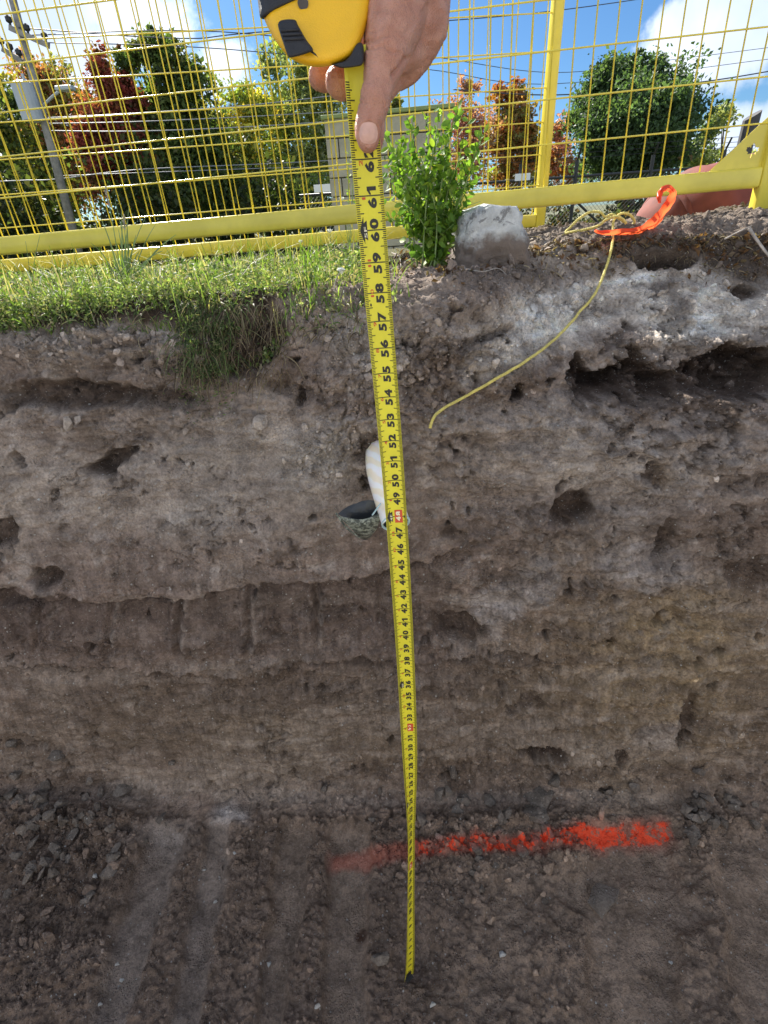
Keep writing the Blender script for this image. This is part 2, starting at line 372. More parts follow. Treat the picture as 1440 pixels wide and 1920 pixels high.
Ecv = np.clip(ell(1300, 706, 200, 60, -2, soft=.95) + .8 * ell(1115, 712, 95, 34, -8, soft=.9) + ell(1420, 700, 110, 66, 0, soft=.8) + .5 * ell(1000, 735, 60, 20, -10), 0, 1.2)
rag = fbm(P0 * np.array([1, .3, 1]), 17, 4, .5, off=501.); cvf = Ecv * 1.15 + .75 * rag
cavF = (sstep(cvf, .52, .66) * .034 + sstep(cvf, .86, 1.0) * .034 + sstep(cvf, 1.12, 1.3) * .034)
disp += .006 * Ecv * cA / .012 * wall
disp -= (cavF + sstep(Ecv, .2, .9) * .012 + .010 * Ecv * fbm(P0 * np.array([1, .3, 1]), 30, 3, .5, off=505.) - .010 * Ecv * cB / .006 * .5) * (1 - fl) * wall
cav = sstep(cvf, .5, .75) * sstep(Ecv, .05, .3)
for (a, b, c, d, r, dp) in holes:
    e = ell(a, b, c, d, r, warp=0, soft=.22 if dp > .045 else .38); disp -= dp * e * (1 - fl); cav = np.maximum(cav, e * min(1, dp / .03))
bumps = [(200, 655, 300, 40, 0, .014), (1260, 640, 200, 14, -4, .010), (480, 960, 200, 90, 0, .008), (1150, 870, 160, 60, 0, .008), (1130, 1320, 110, 120, 0, .010),
         (950, 1170, 60, 40, 0, .010), (1180, 1060, 120, 50, 0, .008), (1010, 1100, 60, 60, 0, .006), (660, 890, 60, 50, 0, .012), (545, 830, 90, 30, 0, .008)]
for (a, b, c, d, r, dp) in bumps: disp += dp * ell(a, b, c, d, r, warp=0, soft=.9) * (1 - fl)
pk = fbm(P0 * np.array([1, 1, 1.3]), 30, 3, .6, off=91.)
pits = sstep(pk, .42, .52) * sstep(fbm(P0, 5, 2, off=93.), -.1, .35)
pits = pits * (1 - .75 * scr); disp -= pits * .009 * wall
rg = 1 - np.abs(fbm(P0 * np.array([1, 1, 2.2]), 9, 3, .5, off=95.)) * 3; crack = sstep(rg, .86, .97) * sstep(fbm(P0, 4, 2, off=97.), .05, .3)
disp -= crack * .006 * wall
lump = sstep(fbm(P0, 48, 2, .5, off=99.), .22, .5) * sstep(fbm(P0, 6, 2, off=101.), -.05, .35); disp += lump * .0065 * wall * (1 - scr)
# scrape striations, mostly vertical, on the clay
stri = fbm(P0 * np.array([1, 1, .06]), 120, 3, .6, off=77.)
disp += stri * .0009 * wall * sstep(qy, 900, 1150)
# floor: smooth bucket tracks between rows of loose clods
tt = np.clip((qy - 1540) / 360, -.2, 1.2)
track = np.zeros(len(X))
for (x0, x1, wd, a) in ((318, 205, 44, 1.), (415, 345, 34, .9), (556, 508, 34, .95), (655, 645, 48, 1.), (1000, 900, 60, .5), (1180, 1190, 110, .85), (1400, 1460, 90, .9)):
    dx = np.abs(wx * .5 + qx * .5 - (x0 + (x1 - x0) * tt)); track = np.maximum(track, a * (1 - sstep(dx, wd * .55, wd * 1.15)))
track = track * sstep(qy, 1510, 1580)
track = np.maximum(track, ell(1180, 1700, 170, 60, 10) * .8)
loose = fl * (1 - track)
floorhi = np.clip(ell(130, 1580, 170, 130) + ell(930, 1570, 260, 100) + ell(60, 1800, 150, 130) * .8, 0, 1)
disp += loose * (fA * (.55 + .6 * floorhi) + fB + fC * .8 * floorhi) + fl * .010 * fbm(P0, 7, 2, off=88.)
disp -= track * fl * .024
disp += fl * np.exp(-((track - .35) / .22) ** 2) * (.010 + .006 * n40) * (qy > 1530)
disp += fl * .0016 * fbm(P0 * np.array([1, .08, 1]), 90, 2, off=701.) * track
disp -= .030 * np.exp(-((X - .02) ** 2 + (Y - .50) ** 2) / .05 ** 2) * fl
toe = np.exp(-((Y + .07 * X - .84) / .08) ** 2) * (Z < .25)
disp += toe * (fA * .8 + fB * .7) * (.6 + .5 * sstep(fbm(P0, 5, 2, off=55.), -.2, .4)) * np.clip(ell(130, 1560, 190, 130) + ell(820, 1500, 420, 80) + ell(1340, 1540, 140, 70), .15, 1) + .02 * toe * ell(130, 1560, 190, 120)
# bank top: crumbly
gA, _ = clods(45, .012, 6, P2f)
disp += gr * (gA * .7 * (.4 + .6 * sstep(X, 0., .2)) + .008 * n10 + .012 * sstep(X, .1, .3) * fbm(P0, 16, 3, off=14.))
PN = np.c_[np.zeros(len(X)), NYv, NZv]
PS = P0 + PN * disp[:, None]
PS[:, 0] += .004 * n40 * wall

# colours of the soils (what each layer is made of), with hollows and undercuts coloured darker
def C(*c): return np.array(c, float)
col = np.tile(C(.205, .168, .150), (len(X), 1))
def lay(c, m): 
    global col
    m = np.clip(m, 0, 1)[:, None]; col = col * (1 - m) + np.array(c) * m
big = fbm(P0, 3.2, 3, off=31.); med = fbm(P0, 12, 4, off=33.)
lay(C(.26, .225, .20), sstep(big, -.1, .6) * .8)
lay(C(.15, .118, .10), sstep(-big, .1, .7) * .8)
lay(C(.225, .18, .12), ell(1250, 1270, 350, 250, soft=1.) * .95)            # olive clay lower right
lay(C(.30, .24, .155), ell(1270, 1190, 150, 110, soft=.9) * .85)
lay(C(.165, .138, .105), ell(550, 1370, 800, 130, soft=1.) * .65)
lay(C(.14, .112, .10), ell(560, 1140, 330, 60, soft=.8) * .7)
lay(C(.11, .085, .078), ell(60, 1140, 150, 70, soft=.8) * .8)
lay(C(.40, .375, .355), ell(1130, 870, 400, 120, soft=1.) * .7)
lay(C(.40, .38, .36), ell(420, 870, 280, 150, soft=1.) * .75)
lay(C(.38, .35, .325), ell(90, 900, 230, 130, soft=1.) * .7)
lay(C(.36, .36, .35), ell(600, 850, 80, 80, soft=.9) * .55 + ell(380, 970, 90, 50, soft=.9) * .4)
lay(C(.34, .33, .32), ell(690, 640, 120, 90, soft=.9) * .8)
lay(C(.30, .27, .245), ell(230, 650, 300, 60, soft=.8) * .9)
lay(C(.16, .135, .12), ell(200, 745, 260, 34, soft=.7) * .9)  # shadow below the gravel shelf, put into the soil colour
lay(C(.27, .235, .21), ell(800, 560, 120, 60, soft=.9) * .7)
# the pale gravelly fill in the upper right
lt = np.clip(ell(1080, 570, 250, 60, -12, soft=.8) + ell(1330, 570, 250, 85, soft=.7) + ell(1000, 640, 150, 50, -25, soft=.8), 0, 1)
lay(C(.62, .605, .58), lt * (.85 + .15 * sstep(med, -.3, .3)))
lay(C(.62, .63, .62), ell(1060, 610, 90, 26, -20, soft=.8) * .6 + ell(1300, 610, 90, 20, soft=.8) * .5)
lay(C(.12, .105, .095), ell(1262, 560, 30, 90, -8, soft=.7) * .75)
lay(C(.20, .17, .15), ell(960, 530, 110, 34, soft=.8) * .6)
lay(C(.36, .35, .36), ell(930, 1140, 60, 50, soft=.35) * .75 + ell(1210, 1060, 110, 46, soft=.4) * .65 + ell(1010, 1090, 50, 50, soft=.4) * .5 + ell(1240, 1380, 60, 40, soft=.5) * .5 + ell(1170, 950, 140, 60, soft=.9) * .3)
lay(C(.27, .215, .15), ell(1225, 885, 24, 26, soft=.5) * .8)
lay(C(.17, .14, .115), sstep(pl, .10, .16) * .35 * rough_zone)
lay(C(.36, .34, .33), sstep(fbm(P0, 24, 4, .6, off=301.) + .5 * med, .35, .6) * .4 * wall * (1 - sstep(qy, 1050, 1300) * .5))
lay(C(.13, .108, .098), sstep(-st2, .2, .5) * .35 * wall)
strat = fbm(P0 * np.array([.18, .18, 1.6]), 9, 4, .6, off=311.); lay(C(.36, .33, .305), sstep(strat, .1, .5) * .28 * wall); lay(C(.13, .11, .10), sstep(-strat, .1, .5) * .38 * wall)
print('COL1200,590', col[np.argmin((qx-1200)**2+(qy-590)**2)])
lay(C(.09, .075, .068), np.clip(pits * .6 + crack * .5, 0, 1) * wall)  # pits and cracks coloured darker
lay(C(.34, .32, .30), lump * .3 * wall)
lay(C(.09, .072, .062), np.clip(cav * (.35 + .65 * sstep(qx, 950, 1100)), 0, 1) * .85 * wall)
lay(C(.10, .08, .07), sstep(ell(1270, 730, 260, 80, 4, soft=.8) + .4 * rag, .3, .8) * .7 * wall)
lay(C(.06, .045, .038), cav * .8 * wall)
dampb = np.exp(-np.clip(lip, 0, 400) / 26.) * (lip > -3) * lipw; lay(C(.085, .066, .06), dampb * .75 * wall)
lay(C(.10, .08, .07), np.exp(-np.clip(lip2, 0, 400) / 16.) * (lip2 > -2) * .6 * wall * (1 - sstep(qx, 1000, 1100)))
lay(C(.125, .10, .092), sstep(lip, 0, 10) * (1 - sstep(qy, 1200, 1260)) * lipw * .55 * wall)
for _tx in (205, 335, 466, 593): lay(C(.30, .27, .25), np.exp(-((qx + 4 * n40 - _tx - 9) / 6.) ** 2) * sstep(qy, 1110, 1130) * (1 - sstep(qy, 1215, 1245)) * (n40 > -.2) * .6 * wall)
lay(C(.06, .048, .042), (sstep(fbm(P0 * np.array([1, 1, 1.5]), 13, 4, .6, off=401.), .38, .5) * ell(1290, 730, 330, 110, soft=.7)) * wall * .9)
# topsoil
edge = sstep(qy + 14 * wn, np.interp(qx, [0, 250, 480, 700, 860, 1030], [640, 612, 590, 520, 505, 505]) * 1.0, np.interp(qx, [0, 250, 480, 700, 860, 1030], [612, 590, 560, 500, 480, 470]))
lay(C(.045, .034, .026), np.where(qx < 1040, edge, 0) * (1 - fl) * (Z > 1.2))
lay(C(.06, .048, .04), ell(440, 640, 85, 95, 20, soft=.8) * .9 * (Z > .9))
lay(C(.15, .13, .115), gr * sstep(X, .22, .4) * .9)
lay(C(.075, .06, .05), np.clip(ell(1280, 470, 220, 34, soft=.7) + ell(1400, 500, 90, 60, soft=.7), 0, 1) * (Z > 1.1) * .9)
lay(C(.30, .27, .24), ell(1060, 480, 110, 30, soft=.8) * (Z > 1.2) * .7)
# floor
lay(C(.115, .098, .088), fl); lay(C(.165, .148, .135), fl * track * .55)
lay(C(.17, .17, .178), fl * track * (qx < 470) * .4)
lay(C(.085, .072, .065), fl * ell(110, 1620, 190, 160, soft=.6) * .75)
lay(C(.17, .148, .13), fl * sstep(qx, 700, 1000) * .55)
lay(C(.46, .48, .52), ell(420, 1530, 40, 34, soft=.9) * .6 + ell(300, 1560, 60, 40, soft=1.) * .2)
lay(C(.05, .035, .03), ell(676, 1748, 15, 13, 0, warp=0, soft=.5))
col *= (1 + .16 * med)[:, None]
col *= (1 + .22 * np.clip(stri, -1, 1) * wall * sstep(qy, 900, 1100))[:, None]
col = np.clip(col * ((np.array([1.36, 1.29, 1.22]) + .10 * np.clip(lt, 0, 1)[:, None]) * (1 + fl[:, None] * np.array([.50, .40, .31]))), .02, .80)

idx = np.arange(NS * NX).reshape(NS, NX)
def sheet(name, r0, r1, mat, sel_lab):
    sub = idx[r0:r1 + 1]; f = np.stack([sub[:-1, :-1], sub[:-1, 1:], sub[1:, 1:], sub[1:, :-1]], -1).reshape(-1, 4) - idx[r0, 0]
    a, b = idx[r0, 0], idx[r1, -1] + 1
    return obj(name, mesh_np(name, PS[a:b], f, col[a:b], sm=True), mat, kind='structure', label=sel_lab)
iF = int(np.argmax(pz_ > .03)); iG = int(np.argmax(pz_ > 1.40))
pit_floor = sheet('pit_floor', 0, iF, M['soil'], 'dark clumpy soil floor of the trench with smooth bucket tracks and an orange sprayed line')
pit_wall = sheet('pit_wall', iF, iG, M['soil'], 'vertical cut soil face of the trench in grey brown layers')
bank = sheet('bank', iG, NS - 1, M['soil'], 'bank of topsoil at the upper edge of the trench')


from mathutils.bvhtree import BVHTree
_sub = idx[::5, ::5]; _vv = PS[_sub.ravel()]; _r, _c = _sub.shape
_ii = np.arange(_r * _c).reshape(_r, _c); _ff = np.stack([_ii[:-1, :-1], _ii[:-1, 1:], _ii[1:, 1:], _ii[1:, :-1]], -1).reshape(-1, 4)
BVH = BVHTree.FromPolygons([tuple(v) for v in _vv.tolist()], _ff.tolist())
def hit(px, py, off=0.0):
    d = Vector(ray(px, py)).normalized(); p, n, i, t = BVH.ray_cast(Vector(CAM), d)
    if p is None: return Vector(atZ(px, py, 1.43) if ray(px, py)[2] < -1e-3 else atY(px, py, 1.5)), Vector((0, 0, 1))
    if n.dot(d) > 0: n = -n
    return p + n * off, n
def gz(x, y):
    p, n, i, t = BVH.ray_cast(Vector((x, y, 3)), Vector((0, 0, -1)))
    return p.z if p is not None else float(far_h(np.array([x]), np.array([y]))[0])
def far_h(x, y):
    base = GZ - .012 + (.052 * sstep(x, .2, .62) + .02 * sstep(x, .9, 1.25)) * (1 - .7 * sstep(y, 1.75, 2.4)) * sstep(y, 1.0, 1.1)
    return base - 1.0 * sstep(y, 2.75, 6.5) * (y > 0)

# ground beyond the worked surface
def grid(name, x0, x1, nx, y0, y1, ny, fz, mat, colf, **kw):
    gx, gy = np.meshgrid(np.linspace(x0, x1, nx), np.linspace(y0, y1, ny)); gx, gy = gx.ravel(), gy.ravel()
    V = np.c_[gx, gy, fz(gx, gy)]; ii = np.arange(nx * ny).reshape(ny, nx)
    f = np.stack([ii[:-1, :-1], ii[:-1, 1:], ii[1:, 1:], ii[1:, :-1]], -1).reshape(-1, 4)
    return obj(name, mesh_np(name, V, f, colf(V), sm=True), mat, kind='structure', **kw)
def gcol(V):
    n = fbm(V, 1.5, 3)[:, None]; return np.clip(np.array([.10, .10, .045]) * (1 + .5 * n), .01, .6)
def scol(V):
    n = fbm(V, 4, 3)[:, None]; return np.clip(np.array([.44, .41, .375]) * (1 + .2 * n), .01, .8)  # unseen sides kept pale to bounce sunlight onto the cut face
NZ = lambda x, y: .012 * fbm(np.c_[x, y, 0 * x], 6, 2)
grid('ground', -7, 7, 140, 1.80, 9, 80, lambda x, y: far_h(x, y) + NZ(x, y) * .6 - .006, M['soil'], gcol)
M['field'] = plain('dry_grass_field', (.085, .09, .035), .95, var=.4, scale=.6, bump=.05, bscale=4)
def far_field(name, x0, x1, y0, y1, z):
    return obj(name, mesh_np(name, [(x0, y0, z), (x1, y0, z), (x1, y1, z), (x0, y1, z)], [(0, 1, 2, 3)]), M['field'], kind='structure')
far_field('ground', -900, 900, 8.9, 1500, far_h(np.array([0.]), np.array([20.]))[0] - .03)
far_field('ground', -900, -6.9, 1.0, 8.95, .40); far_field('ground', 6.9, 900, 1.0, 8.95, .40)
# the rest of the excavation, behind and beside the camera
grid('pit_floor', -5, 5, 120, -1.75, .27, 40, lambda x, y: NZ(x, y) - .004, M['soil'], scol)
for sx in (-1, 1):
    grid('pit_floor', min(sx * 1.53, sx * 5), max(sx * 1.53, sx * 5), 60, .26, 1.3, 20, lambda x, y: NZ(x, y) - .006, M['soil'], scol)
def wall_sheet(name, A, B, z0, z1, lean, top=.0):
    A = np.array(A, float); B = np.array(B, float); nx, nz = 90, 30; n = np.array([-(B - A)[1], (B - A)[0]]); n /= np.linalg.norm(n)
    u, v = np.meshgrid(np.linspace(0, 1, nx), np.linspace(0, 1, nz)); u, v = u.ravel(), v.ravel()
    xy = A + (B - A) * u[:, None] + n * (lean * v)[:, None]; V = np.c_[xy, z0 + (z1 - z0) * v]
    V[:, :2] += n * (.03 * fbm(V, 5, 3))[:, None]; ii = np.arange(nx * nz).reshape(nz, nx)
    f = np.stack([ii[:-1, :-1], ii[:-1, 1:], ii[1:, 1:], ii[1:, :-1]], -1).reshape(-1, 4)
    return obj(name, mesh_np(name, V, f, scol(V), sm=True), M['soil'], kind='structure')
wall_sheet('pit_wall', (5, -1.75), (-5, -1.75), -.02, GZ + .03, .25)  # unseen back wall, set close so its bounce lights the cut face
wall_sheet('pit_wall', (-5, -1.8), (-5, 1.5), -.02, GZ + .03, .1); wall_sheet('pit_wall', (5, 1.2), (5, -1.8), -.02, GZ + .03, .1)
wall_sheet('pit_wall', (-5, 1.27), (-1.5, 1.03), -.02, GZ + .0, .05); wall_sheet('pit_wall', (1.5, .86), (5, .60), -.02, GZ + .0, .05)
grid('ground', -7, 7, 60, -12, -1.92, 40, lambda x, y: GZ + NZ(x, y), M['soil'], scol)
far_field('ground', -900, 900, -900, -11.9, GZ - .03)
for sx in (-1, 1): grid('ground', min(sx * 5.0, sx * 9), max(sx * 5.0, sx * 9), 20, -1.95, 1.9, 20, lambda x, y: GZ - .01 + NZ(x, y), M['soil'], scol)
for sx in (-1, 1): grid('ground', min(sx * 1.5, sx * 5.2), max(sx * 1.5, sx * 5.2), 40, 1.28 - .0 * sx if sx < 0 else 1.02, 1.95, 12, lambda x, y: GZ - .012 + NZ(x, y) * .5, M['soil'], gcol)

# ------------------------------------------------------------------ fence panels
M['fence'] = plain('yellow_powder_coat', (.76, .63, .085), .2, var=.12, scale=7, bump=.00006, bscale=90, coat=.0)
def fence_panel(O, U, V, u0, u1, w, rail_h, posts, label, gusset=None, ph=0.0, height=1.75):
    O, U, V = (np.array(a, float) for a in (O, U, V)); U /= np.linalg.norm(U); V -= (V @ U) * U; V /= np.linalg.norm(V); N = np.cross(U, V)
    P = lambda u, v, n=0: O + U * u + V * v + N * n
    b = P((u0 + u1) / 2, -.12)
    t = empty('fence_panel', b, label=label, cat='fence panel', group='yellow welded mesh fence panels')
    MB().box(P((u0 + u1) / 2, -rail_h / 2), (u1 - u0) / 2 - .019, .018, rail_h / 2, U, N, V, bev=.006).build('bottom_rail', M['fence'], t, sm=True)
    MB().box(P((u0 + u1) / 2, height + .02), (u1 - u0) / 2 - .019, .018, .02, U, N, V, bev=.006).build('top_rail', M['fence'], t, sm=True)
    for (u, lo) in posts: MB().box(P(u, (height + .04 + lo) / 2), .019, .019, (height + .04 - lo) / 2, U, N, V, bev=.004).build('post', M['fence'], t, sm=True)
    vm = MB().tube([(0, 0, 0), (0, 0, height)], .0021, 8).mesh('vertical_wire', True); hm = MB().tube([(-.5, 0, 0), (.5, 0, 0)], .0021, 8).mesh('horizontal_wire', True)
    vm.materials.append(M['fence']); hm.materials.append(M['fence'])
    Mx = Matrix(((U[0], N[0], V[0], 0), (U[1], N[1], V[1], 0), (U[2], N[2], V[2], 0), (0, 0, 0, 1)))
    u = u0 + .03 + ph
    while u < u1 - .025:
        o = link(bpy.data.objects.new('vertical_wire', vm)); o.parent = t; o.matrix_parent_inverse = Matrix.Translation(-t.location)
        o.matrix_basis = Matrix.Translation(Vector(P(u + random.gauss(0, .0006), -.002, -.004))) @ Mx @ Matrix.Rotation(random.gauss(0, .0016), 4, 'Y'); u += w
    k = 1
    L_ = u1 - u0 - .03
    for j in range(k, 18):
        vv = j * .1016
        if vv < .02: vv = .012
        o = link(bpy.data.objects.new('horizontal_wire', hm)); o.parent = t; o.matrix_parent_inverse = Matrix.Translation(-t.location)
        o.matrix_basis = Matrix.Translation(Vector(P((u0 + u1) / 2, vv, .002))) @ Mx @ Matrix.Diagonal((L_, 1, 1, 1))
    return t, P, U, N, V
FA = fence_panel((.283, 1.753, 1.579), (.997, -.078, .017), (-.013, .045, .999), -2.15, .875, .0547, .050, [(-2.15, -.14), (.875, -.17)],
    'nearer yellow mesh fence panel with a corner plate at its right post', ph=.021)
FB = fence_panel((.307, 2.361, 1.505), (.995, .102, .012), (-.008, -.039, .999), -2.6, .428, .0537, .045, [(-2.6, -.09), (.428, -.095)],
    'farther yellow mesh fence panel standing lower behind the near one', ph=.012)
# corner plate with a maple-leaf cut-out
def leaf_outline(cx, cy, r, rot=0):
    half = [(0, 1.0), (.16, .66), (.34, .74), (.28, .36), (.52, .52), (.60, .40), (.93, .42), (.80, .20), (.92, .06), (.52, -.22), (.58, -.42), (.10, -.34), (.07, -.85)]
    pts = half + [(-x, y) for x, y in half[::-1] if x > 0]; c, s_ = math.cos(rot), math.sin(rot)
    return [(cx + r * (x * c - y * s_), cy + r * (x * s_ + y * c)) for x, y in pts]
def plate(outline, holes, thick, place, name, mat, parent=None, **kw):
    cu = bpy.data.curves.new(name, 'CURVE'); cu.dimensions = '2D'; cu.fill_mode = 'BOTH'; cu.extrude = thick / 2
    for pl_ in [outline] + holes:
        sp = cu.splines.new('POLY'); sp.points.add(len(pl_) - 1); sp.use_cyclic_u = True
        for q, (a, b) in zip(sp.points, pl_): q.co = (a, b, 0, 1)
    tmp = bpy.data.objects.new('tmp', cu); link(tmp); dg = bpy.context.evaluated_depsgraph_get(); dg.update()
    me = bpy.data.meshes.new_from_object(tmp.evaluated_get(dg)); bpy.data.objects.remove(tmp); bpy.data.curves.remove(cu)
    for v in me.vertices: v.co = Vector(place(v.co.x, v.co.y, v.co.z))
    me.materials.clear(); me.name = name
    return obj(name, me, mat, parent, **kw)
_, PAf, *_r = FA
plate([(.715, .0005), (.856, .0005), (.856, .125)], [leaf_outline(.822, .041, .0195, -.1)], .003, lambda x, y, z: PAf(x, y, z), 'corner_plate', M['fence'], FA[0])
MB().box(PAf(.875, -.145), .022, .022, .02, FA[2], FA[3], FA[4], bev=.003).build('foot_sleeve', M['fence'], FA[0])

# ------------------------------------------------------------------ the tape measure
TS = [(65.2, 671, 50), (64.1, 675, 140), (63, 681, 222), (62, 687, 300.5), (61, 692.5, 370), (60, 698, 433), (59, 703, 493), (58, 708, 549), (57, 713, 602), (56, 717, 652), (55, 721, 699), (54, 725, 744),
      (53, 729, 787.5), (52, 732, 826.5), (51, 735, 865), (50, 738, 901.7), (49, 740.5, 936), (48, 743, 968), (47, 745, 1002), (46, 747, 1031.5), (45, 749, 1061), (44, 751.5, 1089), (43, 753.5, 1116.5),
      (42, 755, 1142.5), (40, 758, 1192), (38, 760.5, 1238.6), (36, 762.5, 1282), (34, 764.5, 1325), (32, 766, 1366), (30, 767.5, 1403), (28, 768.5, 1440), (24, 769.5, 1503), (20, 769.5, 1566), (16, 769.5, 1627), (12, 769.5, 1685), (6, 768.5, 1764), (0, 766, 1832)]
_tt = np.array([q[0] for q in TS]); _tp = np.array([atY(q[1], q[2], .517 + .010 * q[0] * .0254) for q in TS])
_o = np.argsort(_tt); _tt = _tt[_o]; _tp = _tp[_o]
for _i in range(len(_tt)):
    if _tt[_i] < 23:                                     # the lowest two feet bow towards the reader and stand on the floor
        _q = [w_ for w_ in TS if w_[0] == _tt[_i]][0]; _tp[_i] = atZ(_q[1], _q[2], .012 + _tt[_i] * .0254 * .99)
_pp = [np.polyfit(_tt / 65, _tp[:, k], d) for k, d in ((0, 7), (1, 6), (2, 7))]
def tape_c(t): return np.array([np.polyval(p_, t / 65) for p_ in _pp])
TW = .0262
def tape_pt(t, s, off=0.0):
    """t inches up the blade, s across it (0 left .. 1 right), off towards the reader"""
    th = math.radians(np.interp(t, [0, 6, 12, 20, 24, 27, 30, 33], [32, 44, 53, 56, 43, 27, 12, 0]))
    c = tape_c(t); U = np.array([math.cos(th), math.sin(th), 0]); N = np.array([math.sin(th), -math.cos(th), 0])
    x = (s - .5) * TW; a = abs(x) / (TW / 2)
    cur = .0036 * (a * a * (.55 + .45 * a)) - .0014
    return c + U * x * .985 + N * (cur + off)
tp = empty('tape_measure', (.02, .52, 0), label='yellow tape measure hanging from a black and yellow case down to the trench floor', cat='tape measure')
M['blade'] = plain('yellow_blade', (.78, .70, .035), .42, var=.05, scale=20, bump=.0002, bscale=300)
M['ink'] = plain('black_ink', (.022, .02, .015), .5, var=.0); M['ink_red'] = plain('red_ink', (.62, .085, .03), .5, var=.05); M['ink_tick'] = plain('tick_ink', (.05, .045, .015), .5, var=.0)
M['ink_pale'] = plain('pale_ink', (.85, .80, .55), .5, var=.0)
ts = np.linspace(0, 64.8, 260); sss = np.linspace(0, 1, 9)
V = [tape_pt(t, s_) for t in ts for s_ in sss] + [tape_pt(t, s_, -.00035) for t in ts for s_ in sss]
n9 = 9; K = len(ts) * n9; fcs = []
for i in range(len(ts) - 1):
    for j in range(8):
        a = i * n9 + j; fcs.append((a, a + 1, a + n9 + 1, a + n9)); fcs.append((K + a, K + a + n9, K + a + n9 + 1, K + a + 1))
    for j in (0, 8):
        a = i * n9 + j; fcs.append((a, a + n9, K + a + n9, K + a))
blade = obj('blade', mesh_np('blade', V, fcs, sm=True), M['blade'], tp)
bm_ = MB(); mats = []
def strip(t0, t1, s0, s1, mi, off=.00025, n=1):
    ns = max(1, int((s1 - s0) / .13)); vs = []; fs = []
    for i in range(ns + 1):
        s_ = s0 + (s1 - s0) * i / ns; vs += [tape_pt(t0, s_, off), tape_pt(t1, s_, off)]
    for i in range(ns): fs.append((2 * i, 2 * i + 2, 2 * i + 3, 2 * i + 1))
    bm_.add(vs, fs); mats.extend([mi] * len(fs))
for k in range(0, 16 * 64):
    t = k / 16; th_ = .030
    if t > 64.1: break
    if k % 16 == 0:
        if k: strip(t - .018, t + .018, .015, .985, 1)
    elif k % 8 == 0: strip(t - th_ / 2, t + th_ / 2, .015, .27, 1); strip(t - th_ / 2, t + th_ / 2, .76, .985, 1)
    elif k % 4 == 0: strip(t - th_ / 2, t + th_ / 2, .015, .20, 1); strip(t - th_ / 2, t + th_ / 2, .83, .985, 1)
    else: strip(t - th_ / 2, t + th_ / 2, .015, .135, 1); strip(t - th_ / 2, t + th_ / 2, .88, .985, 1)
_glyph = {}
def glyph(ch, bold):
    if (ch, bold) in _glyph: return _glyph[(ch, bold)]
    cu = bpy.data.curves.new('g', 'FONT'); cu.body = ch; cu.size = 1.0; cu.offset = bold; cu.resolution_u = 3
    o = bpy.data.objects.new('tmp', cu); link(o); dg = bpy.context.evaluated_depsgraph_get(); dg.update()
    me = bpy.data.meshes.new_from_object(o.evaluated_get(dg)); vs = np.array([v.co[:2] for v in me.vertices]); fs = [tuple(p.vertices) for p in me.polygons]
    bpy.data.objects.remove(o); bpy.data.curves.remove(cu); bpy.data.meshes.remove(me)
    if ch == '1': vs = np.array([(.20, 0), (.40, 0), (.40, .72), (.20, .72), (.20, .50), (.0, .40), (.0, .53), (.22, .72)]) * 1.0; fs = [(0, 1, 2, 3), (4, 3, 7, 6, 5)] if bold > .02 else [(0, 1, 2, 3)]
    lo, hi = vs.min(0), vs.max(0); vs = vs - lo; _glyph[(ch, bold)] = (vs, fs, hi - lo); return _glyph[(ch, bold)]
def print_digits(txt, t0, s_base, hgt, dw, gap, mi, bold=.052, off=.0003):
    """digits stand on s_base with their tops to the left; they read upward from t0"""
    t = t0
    for ch in txt:
        vs, fs, sz = glyph(ch, bold); ww = dw * sz[0] / glyph('0', bold)[2][0]
        P = [tape_pt(t + v[0] / sz[0] * ww, s_base - v[1] / sz[1] * hgt, off) for v in vs]
        bm_.add(P, fs); mats.extend([mi] * len(fs)); t += ww + gap
for k in range(1, 64):
    box = k in (16, 32, 48)
    if k < 63:
        txt = str(k); two = len(txt) == 2
        if box: strip(k - .37, k + .37, .43, .80, 2, .00028); print_digits(txt, k - .27, .725, .24, .25, .05, 3, off=.0004)
        elif two: print_digits(txt, k - .36 if txt[0] != '1' else k - .28, .745, .315, .31, .09, 0)
        else: print_digits(txt, k - .15, .745, .315, .31, .1, 0)
    ft = k % 12
    if ft and k > 12: 
        tx = str(ft); print_digits(tx, k - (.17 if len(tx) == 1 else .2), .36, .12, .16, .04, 2, .015)
    elif ft == 0:
        # black arrow block with the foot count
        P = [tape_pt(k + dt, s_, .00028) for dt, s_ in ((-.30, .34), (-.30, .36), (.26, .36), (.26, .26), (.36, .20), (0, .10), (-.36, .20), (-.30, .26))]
        P = [tape_pt(k + dt, s_, .00028) for dt, s_ in ((.30, .33), (-.30, .33), (-.22, .22), (-.42, .22), (0, .07), (.42, .22), (.22, .22))]
        bm_.add(P, [(0, 1, 2, 6), (3, 4, 5)]); mats.extend([0, 0])
        print_digits('%dF' % (k // 12), k - .22, .315, .10, .17, .04, 3, .01, off=.0004)
for kk in (19.2, 38.4, 57.6):
    P = [tape_pt(kk + dt, s_, .0003) for dt, s_ in ((-.07, .21), (0, .17), (.07, .21), (0, .25))]; bm_.add(P, [(0, 1, 2, 3)]); mats.append(0)
for kk in (16, 32, 48):
    P = [tape_pt(kk + dt, s_, .0003) for dt, s_ in ((-.09, .85), (.09, .85), (0, .93))]; bm_.add(P, [(0, 1, 2)]); mats.append(0)
me = bm_.mesh('printed_scale'); me.polygons.foreach_set('material_index', np.array(mats, np.int32))
for k in ('ink', 'ink_tick', 'ink_red', 'ink_pale'): me.materials.append(M[k])
obj('printed_scale', me, None, tp)
M['hook'] = plain('dark_steel', (.08, .08, .085), .4, .9)
hk = MB(); a = tape_pt(.05, .2, .0004); b_ = tape_pt(.05, .8, .0004)
